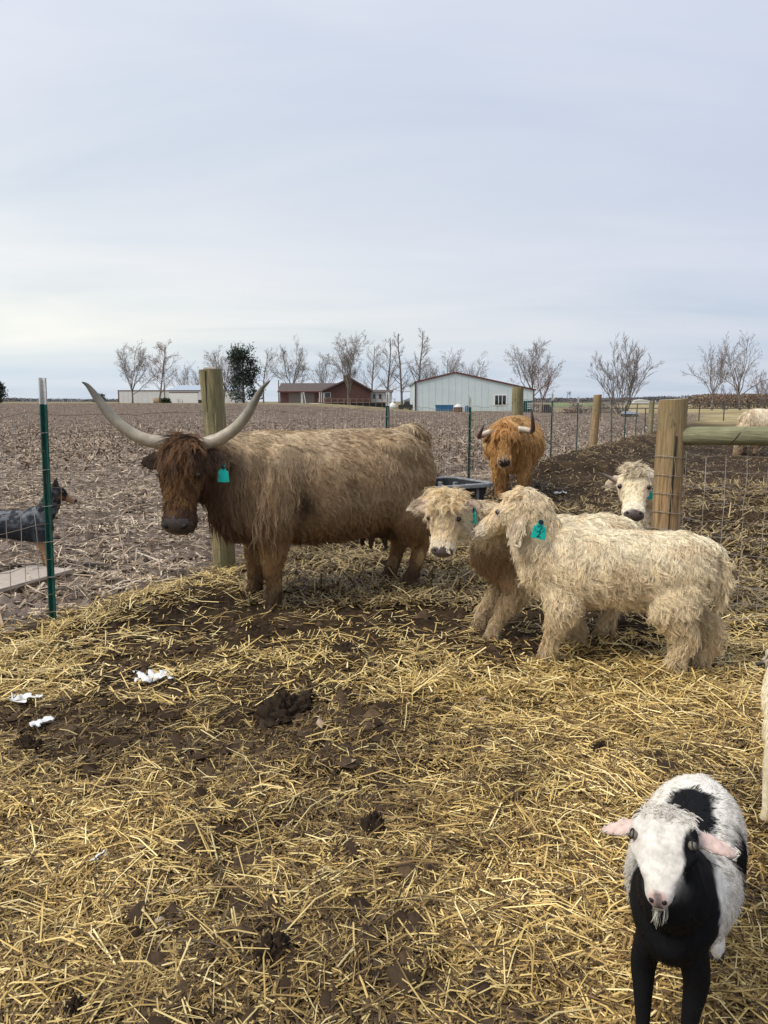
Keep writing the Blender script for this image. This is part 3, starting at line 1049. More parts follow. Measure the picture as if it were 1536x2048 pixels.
def fore_lock(fur, me, h, n_l, per, length, cols, f_rng=(-.12, .22), thick=.0013, wave=.05, spread=.012, up=.0, smax=.2, lift=.55, grav=.9, fan=2.2):
    """the long fringe that falls from the poll over the eyes"""
    def dn(p, n):
        f, s_, u_ = h.local(p)
        return ((f > f_rng[0]) & (f < f_rng[1]) & (np.abs(s_) < smax) & (u_ > up)) * 1.0 + 1e-9
    p, n = mesh_points(me, n_l, dn)
    f, s_, u_ = h.local(p)
    ok = (f > f_rng[0] - .02) & (f < f_rng[1] + .02) & (np.abs(s_) < smax + .02)
    p, n, s_ = p[ok], n[ok], s_[ok]
    m = len(p)
    flow = h.f[None] * 1.0 + h.s[None] * (s_ * fan + rng.normal(0, .25 + .25 * (fan > 1), m))[:, None] + h.u[None] * .1
    L_ = length * np.exp(rng.normal(0, .25, m))
    pr = locks(p, n, flow, L_, np.full(m, lift), np.full(m, grav), np.full(m, wave) * (0.5 + rng.random(m)), per, spread, .8, thick, 9, 1.5)
    pick = cols[rng.integers(0, len(cols), m)] * (0.8 + .4 * rng.random((m, 1)))
    fur.add_k = True
    return pr, np.repeat(pick, per, 0) * (0.88 + .24 * rng.random((m * per, 1)))
def ear_bare(h, W, n):
    return 1 - np.clip(W['ear'] * 1.3, 0, 1) * np.clip((n @ h.u) * 1.6 - .1, 0, .9)
def ear_flow(dirs):
    def f(p, n):
        side = np.sign(p @ dirs[2] - dirs[3])
        d_ = np.where(side[:, None] > 0, dirs[0][None], dirs[1][None])
        return d_ + v3(0, 0, -.45)
    return f

# ---- the big brown cow with the wide horns
loc = (.125, 5.7235, 0); rz = R(208.7)
hf = [to_local((*q, 0), loc, rz) for q in ((-.78, 5.05), (-.958, 5.33))]
hr = [to_local((*q, 0), loc, rz) for q in ((.205, 5.62), (.045, 5.83))]
hd = Head(to_local((-1.30, 4.87, 1.145), loc, rz), 262 - 208.7, 69, .57)
eL, dL, _ = ear_chain(hd, 1, .235, .075, .06, .12, .12)
eR, dR, _ = ear_chain(hd, -1, .235, .075, .06, .12, .12)
ch = [Chain('body', [[-.22, 0, 1.03, .06, .10], [-.17, 0, 1.0, .17, .22], [-.05, 0, .95, .28, .31], [.14, 0, .89, .335, .365], [.4, 0, .845, .385, .405], [.7, 0, .835, .39, .41], [.95, 0, .85, .345, .395], [1.15, 0, .85, .30, .395], [1.32, 0, .80, .25, .34], [1.44, 0, .77, .17, .25], [1.50, 0, .76, .08, .12]], n=24),
      Chain('neck', [[1.05, 0, .93, .24, .29], [1.3, 0, .96, .21, .28], [1.5, 0, 1.0, .17, .23], [hd.at(.12)[0] - .02, hd.at(.12)[1] * .6, 1.04, .14, .17]], n=18),
      hd.chain(CATTLE_HEAD, wf=1.24), eL, eR,
      front_leg(1.12, .20, hf[0][0], hf[0][1], 1.0, 1.12), front_leg(1.10, -.20, hf[1][0], hf[1][1], 1.0, 1.12),
      hind_leg(0.0, .20, hr[0][0], hr[0][1], 1.0, 1.08), hind_leg(0.0, -.20, hr[1][0], hr[1][1], 1.0, 1.08),
      Chain('tail', [[0, 0, 1.21, .06, .06], [-.12, 0, 1.235, .05, .05], [-.205, 0, 1.17, .035, .04], [-.24, 0, 1.0, .03, .03], [-.25, 0, .7, .025, .025], [-.28, 0, .5, .03, .03]], n=8),
      *[Chain('body', [[1.0, .20 * q, 1.14, .06, .12], [1.04, .285 * q, .95, .07, .15], [1.10, .27 * q, .70, .08, .15], [1.12, .22 * q, .56, .07, .1]], side=(0, 1, 0)) for q in (-1, 1)],
      *[Chain('body', [[.30, .24 * q, 1.15, .03, .05], [.16, .29 * q, 1.12, .06, .08], [.0, .25 * q, 1.04, .07, .12], [-.06, .22 * q, .85, .08, .14]], side=(0, 1, 0)) for q in (-1, 1)],
      Chain('udder', [[.22, .02, .56, .15, .14], [.22, .02, .47, .12, .12], [.22, .02, .42, .06, .06]], n=12)]
for q in ((.30, .09), (.30, -.05), (.17, .08)):
    ch.append(Chain('udder', [[q[0], q[1], .45, .028, .028], [q[0] + .01, q[1] + .01, .37, .022, .022], [q[0] + .01, q[1] + .01, .34, .012, .012]], n=8))
def cow_col(p, W, n, bare):
    nz = fbm(p, 4.0, 4, 81); nf = fbm(p, 11.0, 3, 83)
    c = np.broadcast_to(v3(.37, .26, .155), p.shape).copy()
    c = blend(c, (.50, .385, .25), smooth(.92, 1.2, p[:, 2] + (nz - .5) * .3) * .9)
    c = blend(c, (.31, .195, .10), smooth(.47, .64, nz) * .5)
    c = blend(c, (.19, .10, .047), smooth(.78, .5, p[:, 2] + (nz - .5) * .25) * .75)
    c = blend(c, (.115, .064, .038), smooth(1.18, 1.48, p[:, 0] + (nz - .5) * .35 - (p[:, 2] - .9) * .15) * .92)
    c = blend(c, (.24, .14, .062), np.clip(W['leg'] * 1.2, 0, 1) * smooth(.62, .45, p[:, 2]) * .85)
    c = blend(c, (.42, .28, .14), np.clip(W['leg'], 0, 1) * smooth(.5, .62, nf) * smooth(.5, .35, p[:, 2]) * .75)
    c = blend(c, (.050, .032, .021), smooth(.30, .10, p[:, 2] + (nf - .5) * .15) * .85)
    c = blend(c, (.055, .034, .022), patch(p, (.95, .33, .76), (.08, .2, .10)) + .7 * patch(p, (.62, .36, .88), (.045, .2, .04)))
    f, s_, u_ = hd.local(p)
    hc = blend(np.broadcast_to(v3(.075, .042, .026), p.shape).copy(), (.17, .085, .035), smooth(.45, .65, nf) * .8)
    hc = blend(hc, (.20, .10, .042), smooth(.30, .5, f) * smooth(.02, .1, u_) * smooth(.4, .6, nf) * .6)
    hc = blend(hc, (.036, .026, .023), pad(hd, p) + .6 * smooth(.9, .96, f))
    hc = blend(hc, (.02, .014, .012), eye_rim(hd, p, .06))
    hw = np.clip(W['head'] * 1.3, 0, 1)
    c = c * (1 - hw[:, None]) + hc * hw[:, None]
    c = blend(c, (.025, .017, .014) if bare else (.13, .08, .045), W['ear'] * (.9 if bare else .8))
    c = blend(c, (.035, .024, .02), W['udder'] * .9)
    return c
eflow = ear_flow((dL, dR, hd.s, float(hd.o @ hd.s)))
sp = dict(body=dict(len=.055, lift=.34, grav=.55, wave=.085, flow=(-.55, 0, -.85)), neck=dict(len=.085, lift=.33, grav=.8, wave=.07, flow=(-.25, 0, -1)),
          head=dict(len=.032, lift=.3, grav=.3, wave=.07, flow=head_flow(hd), dens=1.5), ear=dict(len=.045, lift=.3, grav=.7, wave=.04, flow=eflow, dens=.55),
          leg=dict(len=.036, lift=.3, grav=.6, wave=.06, flow=(-.15, 0, -1)), tail=dict(len=.16, lift=.2, grav=.8, wave=.04, flow=(0, 0, -1)), udder=dict(len=.01, dens=.05, flow=(0, 0, -1)))
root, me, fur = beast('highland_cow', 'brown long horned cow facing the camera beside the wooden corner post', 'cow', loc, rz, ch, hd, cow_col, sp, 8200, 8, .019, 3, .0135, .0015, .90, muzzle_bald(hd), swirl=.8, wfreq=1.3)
pr, cc = fore_lock(fur, me, hd, 150, 10, .15, np.array([(.115, .066, .04), (.085, .048, .03), (.16, .09, .05), (.21, .11, .05)]), f_rng=(-.12, .12), thick=.0015, smax=.135, lift=.22, grav=.35, fan=.35)
hair_object('forelock', pr[0], pr[1], cc, root)
# rusty curls across the bridge of the nose
p, n = mesh_points(me, 260, lambda p, n: ((hd.local(p)[0] > .28) & (hd.local(p)[0] < .68) & (hd.local(p)[2] > .02) & (eye_rim(hd, p) < .3)) * 1.0 + 1e-9)
m = len(p); s_ = hd.local(p)[1]
fl = hd.f[None] + hd.s[None] * (s_ * 5)[:, None]
pr = locks(p, n, fl, np.full(m, .062), np.full(m, .4), np.full(m, .45), np.full(m, .12), 8, .008, .82, .0012, 7, 1.4)
fur.add(pr, np.repeat(np.array([(.17, .09, .04), (.24, .13, .055), (.10, .055, .03)])[rng.integers(0, 3, m)], 8, 0))
# curtain of long hair under neck and brisket
p, n = mesh_points(me, 420, lambda p, n: ((p[:, 0] > 1.0) & (p[:, 0] < 1.6) & (np.abs(n[:, 2]) < .75) & (p[:, 2] < 1.1) & (p[:, 2] > .5)) * 1.0 + 1e-9)
m = len(p)
pr = locks(p, n, np.broadcast_to(v3(-.1, 0, -1), p.shape), .115 * np.exp(rng.normal(0, .25, m)), np.full(m, .25), np.full(m, 1.0), np.full(m, .06), 9, .014, .8, .0014, 7)
fur.add(pr, np.repeat(cow_col(p, regions(p, ch), n, False) * (.8 + .4 * rng.random((m, 1))), 9, 0))
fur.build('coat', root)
eyes(root, hd, .35, .228, .135, .019); nose_parts(root, hd, wide=1.25); nose_pad(root, me, hd)
hl = [(328, 886), (292, 880), (256, 862), (222, 832), (195, 797), (176, 772), (164, 764)]
hr_ = [(408, 888), (440, 877), (470, 857), (492, 832), (509, 803), (524, 777), (540, 761)]
rads = [.044, .042, .038, .033, .025, .014, .004]
HC = [(.40, .34, .26), (.42, .36, .27), (.33, .29, .22), (.24, .215, .17), (.15, .135, .11), (.10, .085, .07)]
inner = [hd.at(-.01, .08), hd.at(-.01, -.08)]
for pts, sgn, hcol in ((hl, -1, HC), (hr_, 1, HC)):
    w = [to_local(at(q[0], q[1], 4.84 - .03 * k * .6), loc, rz) for k, q in enumerate(pts)]
    i0 = min(inner, key=lambda q: np.linalg.norm(q - w[0]))
    horn(root, [i0] + w, [.044] + rads, [hcol[0]] + hcol)
for q in hf + hr:
    hoof(root, q[0], q[1], 1.0)
tl = eL.rows[int(len(eL.rows) * .55)][:3]
vw = to_local((.9, -.25, 0), (0, 0, 0), rz)
ear_tag(root, tl + to_local((0, -.05, -.015), (0, 0, 0), rz), (0, 0, -1), vw, .105, None)

# ---- pale calves
def calf(name, label, loc, rz, hd, hf, hr, colfn, n_locks=5200, per=9, necks=None, k=1.0, sp_over=None, tagside=None, ear=(.135, .055), fringe=None, group='cream shaggy calves', thick=.00125, fl_len=.11, horns=None, ear_droop=.45, h=.61, extra_fringe=260, ears_f0=.06, tail=True, cat='calf', relax=4, head_rows=CALF_HEAD, wf=1.14):
    hd.eye = (.35, .275, .13)
    eL, dL, _ = ear_chain(hd, 1, ear[0], ear[1], ear_droop, .12, ears_f0, .018)
    eR, dR, _ = ear_chain(hd, -1, ear[0], ear[1], ear_droop, .12, ears_f0, .018)
    neck = necks or [[.56, 0, .60, .145, .165], [.72, 0, .645, .12, .15], [.82, *(hd.at(.1)[1:] * v3(.5, 1)), .105, .125], [*hd.at(.15, 0, -.05), .085, .10]]
    ch = [Chain('body', [[-.17 * k, 0, .615, .05, .08], [-.135 * k, 0, .605, .115, .135], [-.03, 0, .575, .155, .18], [.15 * k, 0, .555, .17, .195], [.36 * k, 0, .55, .175, .2], [.56 * k, 0, .555, .165, .2], [.70 * k, 0, .56, .135, .18], [.80 * k, 0, .56, .09, .13], [.84 * k, 0, .56, .04, .06]], n=20),
          Chain('neck', neck, n=16), hd.chain(head_rows, wf=wf), eL, eR,
          front_leg(.60 * k, .105, hf[0][0], hf[0][1], h, 1.12), front_leg(.60 * k, -.105, hf[1][0], hf[1][1], h, 1.12),
          hind_leg(0, .105, hr[0][0], hr[0][1], h, 1.15), hind_leg(0, -.105, hr[1][0], hr[1][1], h, 1.15),
          Chain('tail', [[-.12, 0, .70, .03, .03], [-.19, 0, .67, .022, .022], [-.21, 0, .5, .018, .018], [-.21, 0, .38, .022, .022]], n=8)]
    eflow = ear_flow((dL, dR, hd.s, float(hd.o @ hd.s)))
    sp = dict(body=dict(len=.060, lift=.42, grav=.55, wave=.15, flow=(-.55, 0, -.75)), neck=dict(len=.058, lift=.4, grav=.6, wave=.13, flow=(-.45, 0, -.85)),
              head=dict(len=.030, lift=.45, grav=.2, wave=.12, flow=head_flow(hd), dens=1.7), ear=dict(len=.042, lift=.4, grav=.5, wave=.07, flow=eflow, dens=1.1),
              leg=dict(len=.050, lift=.45, grav=.55, wave=.14, flow=(-.3, 0, -1), dens=1.1), tail=dict(len=.06, lift=.25, grav=.8, wave=.06, flow=(0, 0, -1)))
    for l, d_ in (sp_over or {}).items():
        sp[l].update(d_)
    root, me, fur = beast(name, label, cat, loc, rz, ch, hd, lambda p, W, n, b_: colfn(p, W, n, hd), sp, n_locks, per, .0115, relax, .0115, thick, .80, muzzle_bald(hd, .82), group=group, swirl=1.1, wfreq=1.25)
    if extra_fringe:
        pr, cc = fore_lock(fur, me, hd, extra_fringe, 9, fl_len, fringe if fringe is not None else np.array([(.78, .63, .40), (.86, .73, .50), (.68, .51, .29)]), f_rng=(-.14, .12), thick=thick * .95, wave=.13, spread=.007, smax=.16, lift=1.1, grav=.35, fan=2.0)
        hair_object('forelock', pr[0], pr[1], cc, root)
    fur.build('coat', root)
    eyes(root, hd, .35, .275, .13, .026); nose_parts(root, hd, wide=1.25); nose_pad(root, me, hd, .845, m_nose_calf)
    for q in list(hf) + list(hr):
        hoof(root, q[0], q[1], h)
    return root, me, (eL, eR), ch

def cream_col(dark=0.0, chest=0.0, white=0.0):
    def f_(p, W, n, hd):
        nz = fbm(p + 3.3, 5.0, 4, 91); nf = fbm(p + 1.7, 14.0, 3, 93)
        c = np.broadcast_to(v3(.81, .675, .455), p.shape).copy()
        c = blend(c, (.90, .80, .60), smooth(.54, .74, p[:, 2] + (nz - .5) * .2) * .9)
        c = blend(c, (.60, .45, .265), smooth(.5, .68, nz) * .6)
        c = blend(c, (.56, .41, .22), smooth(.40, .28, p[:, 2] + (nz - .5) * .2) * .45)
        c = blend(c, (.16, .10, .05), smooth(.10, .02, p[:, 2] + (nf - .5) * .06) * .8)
        if chest:
            c = blend(c, (.33, .205, .105), chest * smooth(.42, .72, p[:, 0] + (nz - .5) * .4) * smooth(.70, .52, p[:, 2]) * (.25 + .75 * smooth(.26, .40, p[:, 2] + (nz - .5) * .15)) * (1 - np.clip(W['head'] + W['ear'], 0, 1)))
        if white:
            c = blend(c, (.84, .77, .65), white)
        f, s_, u_ = hd.local(p)
        hw = np.clip(W['head'] * 1.3, 0, 1)
        hc = blend(np.broadcast_to(v3(.78, .63, .41), p.shape).copy(), (.86, .74, .52), smooth(.4, .65, nf) * .6 + white)
        hc = blend(hc, (.42, .29, .23), eye_rim(hd, p, .10) * .8)
        hc = blend(hc, (.10, .07, .06), eye_rim(hd, p, .05))
        hc = blend(hc, (.82, .74, .60), smooth(.66, .76, f) * .7)
        hc = blend(hc, (.105, .078, .072), pad(hd, p, .84))
        c = c * (1 - hw[:, None]) + hc * hw[:, None]
        inner = np.clip(W['ear'] * 1.3, 0, 1) * np.clip((n @ hd.u) * 1.6 - .1, 0, 1)
        return blend(blend(c, (.76, .64, .46), W['ear'] * .8), (.40, .29, .22), inner * .85)
    return f_

# the calf seen side on, nosing its neighbour
loc = (1.585, 3.885, 0); rz = R(163)
L2 = lambda q: to_local(q, loc, rz)
poll, nose = L2(at(1047, 1016, 4.09)), L2(at(963, 1054, 4.20))
d_ = nose - poll
hd = Head(poll, math.degrees(math.atan2(d_[1], d_[0])), math.degrees(math.asin(-d_[2] / np.linalg.norm(d_))) + 2, .325)
hf = [L2((.93, 4.02, 0)), L2((1.17, 4.30, 0))]
hr = [L2((1.545, 3.80, 0)), L2((1.73, 3.90, 0))]
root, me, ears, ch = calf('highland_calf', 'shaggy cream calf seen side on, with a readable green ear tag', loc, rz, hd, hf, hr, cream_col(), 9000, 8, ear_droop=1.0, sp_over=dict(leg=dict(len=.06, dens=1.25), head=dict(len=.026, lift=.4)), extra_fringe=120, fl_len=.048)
tp = L2(at(1083, 1040, 3.93))
ear_tag(root, tp, to_local((-.16, 0, -1), (0, 0, 0), rz), to_local((1, -.15, -.1), (0, 0, 0), rz), .098, '2', True)

# the calf turning its face to the camera
loc = (1.38, 4.53, 0); rz = R(187)
L1 = lambda q: to_local(q, loc, rz)
poll, nose = L1(at(893, 1004, 4.25)), L1(at(874, 1092, 4.12))
d_ = nose - poll
hd = Head(poll, 254 - 186, 66, .315)
hf = [L1((.665, 4.36, 0)), L1((.62, 4.62, 0))]
hr = [L1((1.36, 4.43, 0)), L1((1.44, 4.64, 0))]
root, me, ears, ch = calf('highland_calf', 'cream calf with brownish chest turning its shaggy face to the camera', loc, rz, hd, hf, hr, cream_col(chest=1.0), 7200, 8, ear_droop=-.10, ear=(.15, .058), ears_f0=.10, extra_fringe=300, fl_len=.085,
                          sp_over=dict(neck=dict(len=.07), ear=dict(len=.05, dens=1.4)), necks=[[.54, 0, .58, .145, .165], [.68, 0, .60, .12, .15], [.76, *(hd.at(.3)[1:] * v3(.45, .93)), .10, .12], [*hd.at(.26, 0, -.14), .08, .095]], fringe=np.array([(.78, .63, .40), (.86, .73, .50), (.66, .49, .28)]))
q = ears[0].rows[int(len(ears[0].rows) * .5)][:3]
ear_tag(root, q + to_local((.01, -.035, .0), (0, 0, 0), rz), (0, 0, -1), to_local((.25, -1, 0), (0, 0, 0), rz), .085, None)

# the pale young one with thin horns behind the gate post
loc = (2.50, 7.02, 0); rz = R(257)
L3 = lambda q: to_local(q, loc, rz)
hd = Head(L3(at(1268, 952, 5.95)), 258 - 257 - 4, 50, .40)
hf = [L3((2.20, 6.28, 0)), L3((2.46, 6.26, 0))]
hr = [L3((2.40, 7.02, 0)), L3((2.62, 7.0, 0))]
h_ = .70; s7 = .72 / .61
root, me, ears, ch = calf('highland_heifer', 'white faced young cow with thin horns peering out behind the gate post', loc, rz, hd, hf, hr, cream_col(white=.8), 2600, 8, ear_droop=.2, extra_fringe=150, fl_len=.085, ear=(.16, .06), group=None, thick=.0016,
                          sp_over=dict(body=dict(len=.06), neck=dict(len=.05), head=dict(len=.026, wave=.05)), fringe=np.array([(.72, .63, .48), (.62, .52, .36)]), h=.66, cat='cow',
                          necks=[[.56, 0, .62, .15, .17], [.70, 0, .68, .125, .16], [*(hd.at(.0, 0, -.1)), .10, .12]])
for pts in (((1246, 958), (1230, 960), (1215, 953), (1198, 945)), ((1298, 955), (1312, 958), (1326, 950), (1340, 940))):
    horn(root, [L3(at(q[0], q[1], 5.95)) for q in pts], [.020, .019, .014, .004], [(.42, .36, .29), (.34, .29, .24), (.16, .13, .11), (.08, .065, .06)])
ear_tag(root, L3(at(1304, 972, 5.88)), (0, 0, -1), to_local((1, .1, 0), (0, 0, 0), rz), .10, None)
# ---- the rust red cow walking up the fence
fm = on_ground(1020, 996)
rz = R(256)
H_ = v3(math.cos(rz), math.sin(rz), 0)
loc = (fm.x - H_[0] * 1.1, fm.y - H_[1] * 1.1, 0)
LO = lambda q: to_local(q, loc, rz)
hd = Head(LO(at(1011, 858, fm.y - .55)), 3, 62, .56)
hf = [v3(1.12, .17, 0), v3(1.08, -.17, 0)]
hr = [v3(0, .18, 0), v3(.06, -.18, 0)]
eL, dL, _ = ear_chain(hd, 1, .19, .07, .35, .10, .12)
eR, dR, _ = ear_chain(hd, -1, .19, .07, .35, .10, .12)
ch = [Chain('body', [[-.32, 0, .98, .06, .10], [-.26, 0, .95, .20, .22], [-.1, 0, .90, .32, .32], [.15, 0, .85, .40, .37], [.45, 0, .82, .43, .39], [.75, 0, .82, .42, .39], [1.0, 0, .82, .37, .38], [1.18, 0, .80, .30, .36], [1.34, 0, .76, .22, .29], [1.44, 0, .73, .1, .15]], n=22),
      Chain('neck', [[1.05, 0, .92, .25, .28], [1.28, 0, .96, .21, .26], [*hd.at(.05, 0, -.1), .16, .18]], n=16),
      hd.chain(CATTLE_HEAD), eL, eR, front_leg(1.08, .20, *hf[0][:2], 1.0, 1.15), front_leg(1.08, -.20, *hf[1][:2], 1.0, 1.15), hind_leg(0, .2, *hr[0][:2], 1.0, 1.1), hind_leg(0, -.2, *hr[1][:2], 1.0, 1.1)]
def red_col(p, W, n, bare):
    nz = fbm(p, 5, 4, 101)
    c = np.broadcast_to(v3(.55, .32, .125), p.shape).copy()
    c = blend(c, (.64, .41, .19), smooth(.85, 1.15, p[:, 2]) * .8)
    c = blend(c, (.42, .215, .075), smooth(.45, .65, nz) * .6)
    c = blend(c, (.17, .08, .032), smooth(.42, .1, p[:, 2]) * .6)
    f, s_, u_ = hd.local(p)
    hw = np.clip(W['head'] * 1.3, 0, 1)
    hc = blend(np.broadcast_to(v3(.50, .27, .10), p.shape).copy(), (.42, .28, .17), smooth(.72, .8, f))
    hc = blend(hc, (.13, .075, .055), pad(hd, p, .84))
    c = c * (1 - hw[:, None]) + hc * hw[:, None]
    return blend(c, (.13, .06, .025), W['ear'] * .6)
eflow = ear_flow((dL, dR, hd.s, float(hd.o @ hd.s)))
sp = dict(body=dict(len=.11, lift=.45, grav=.9, wave=.06, flow=(-.35, 0, -1)), neck=dict(len=.13, lift=.4, grav=.9, wave=.06, flow=(-.2, 0, -1)), head=dict(len=.06, lift=.4, grav=.4, wave=.08, flow=head_flow(hd), dens=1.4),
          ear=dict(len=.08, lift=.4, grav=.9, wave=.05, flow=eflow), leg=dict(len=.075, lift=.4, grav=.7, wave=.06, flow=(-.1, 0, -1)))
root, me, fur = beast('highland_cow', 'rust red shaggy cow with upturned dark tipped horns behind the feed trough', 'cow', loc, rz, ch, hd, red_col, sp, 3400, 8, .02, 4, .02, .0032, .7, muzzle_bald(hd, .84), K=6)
pr, cc = fore_lock(fur, me, hd, 120, 8, .16, np.array([(.50, .26, .095), (.58, .34, .14), (.42, .20, .07)]), thick=.0028, smax=.24, wave=.08)
hair_object('forelock', pr[0], pr[1], cc, root)
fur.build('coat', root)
eyes(root, hd, r_=.018); nose_parts(root, hd); nose_pad(root, me, hd, .84)
yh = fm.y - .55
for pts in (((990, 863), (974, 866), (962, 872), (958, 872), (963, 861), (969, 848)), ((1036, 858), (1052, 860), (1063, 862), (1066, 856), (1065, 838), (1063, 816))):
    dy = (0, 0, -.05, -.14, -.22, -.25)
    horn(root, [LO(at(q[0], q[1], yh + e)) for q, e in zip(pts, dy)], [.042, .042, .038, .034, .022, .006], [(.66, .58, .46), (.62, .54, .42), (.36, .25, .19), (.14, .075, .06), (.09, .05, .045), (.07, .045, .04)])
for q in hf + hr:
    hoof(root, q[0], q[1], 1.0)

# ---- the pale cow feeding far off behind the rail
loc = (11.15, 20.6, 0); rz = R(188)
LF = lambda q: to_local(q, loc, rz)
hd = Head(v3(1.42, .12, .42), 12, 66, .52)
hf = [v3(1.05, .17, 0), v3(1.12, -.17, 0)]; hr = [v3(0, .18, 0), v3(.08, -.18, 0)]
eL, dL, _ = ear_chain(hd, 1, .18, .07, .3, .1); eR, dR, _ = ear_chain(hd, -1, .18, .07, .3, .1)
ch = [Chain('body', [[-.32, 0, .98, .06, .1], [-.25, 0, .95, .2, .24], [-.05, 0, .90, .31, .33], [.3, 0, .85, .38, .39], [.7, 0, .84, .38, .40], [1.0, 0, .86, .34, .40], [1.2, 0, .84, .27, .34], [1.32, 0, .80, .15, .2]], n=18),
      Chain('neck', [[1.05, 0, .88, .22, .28], [1.28, .04, .70, .18, .22], [*hd.at(.05), .14, .17]], n=14), hd.chain(CATTLE_HEAD), eL, eR,
      front_leg(1.08, .2, *hf[0][:2]), front_leg(1.08, -.2, *hf[1][:2]), hind_leg(0, .2, *hr[0][:2]), hind_leg(0, -.2, *hr[1][:2])]
def pale_col(p, W, n, bare):
    nz = fbm(p, 5, 3, 111)
    c = blend(np.broadcast_to(v3(.70, .56, .38), p.shape).copy(), (.80, .70, .53), smooth(.85, 1.15, p[:, 2]))
    c = blend(c, (.42, .28, .15), smooth(.5, .66, nz) * .6)
    return blend(c, (.20, .12, .07), smooth(.4, .1, p[:, 2]) * .8)
eflow = ear_flow((dL, dR, hd.s, float(hd.o @ hd.s)))
sp = dict(body=dict(len=.12, lift=.4, grav=1, wave=.05, flow=(-.2, 0, -1)), neck=dict(len=.11, lift=.4, grav=.9, wave=.05, flow=(-.2, 0, -1)), head=dict(len=.07, lift=.4, grav=.4, flow=head_flow(hd)), ear=dict(len=.08, flow=eflow), leg=dict(len=.07, lift=.4, flow=(0, 0, -1)))
root, me, fur = beast('highland_cow', 'pale shaggy cow with its head down feeding far behind the round rail', 'cow', loc, rz, ch, hd, pale_col, sp, 1700, 7, .026, 4, .03, .005, .65, None, K=5)
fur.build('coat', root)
eyes(root, hd)
for q in hf + hr:
    hoof(root, q[0], q[1], 1.0)

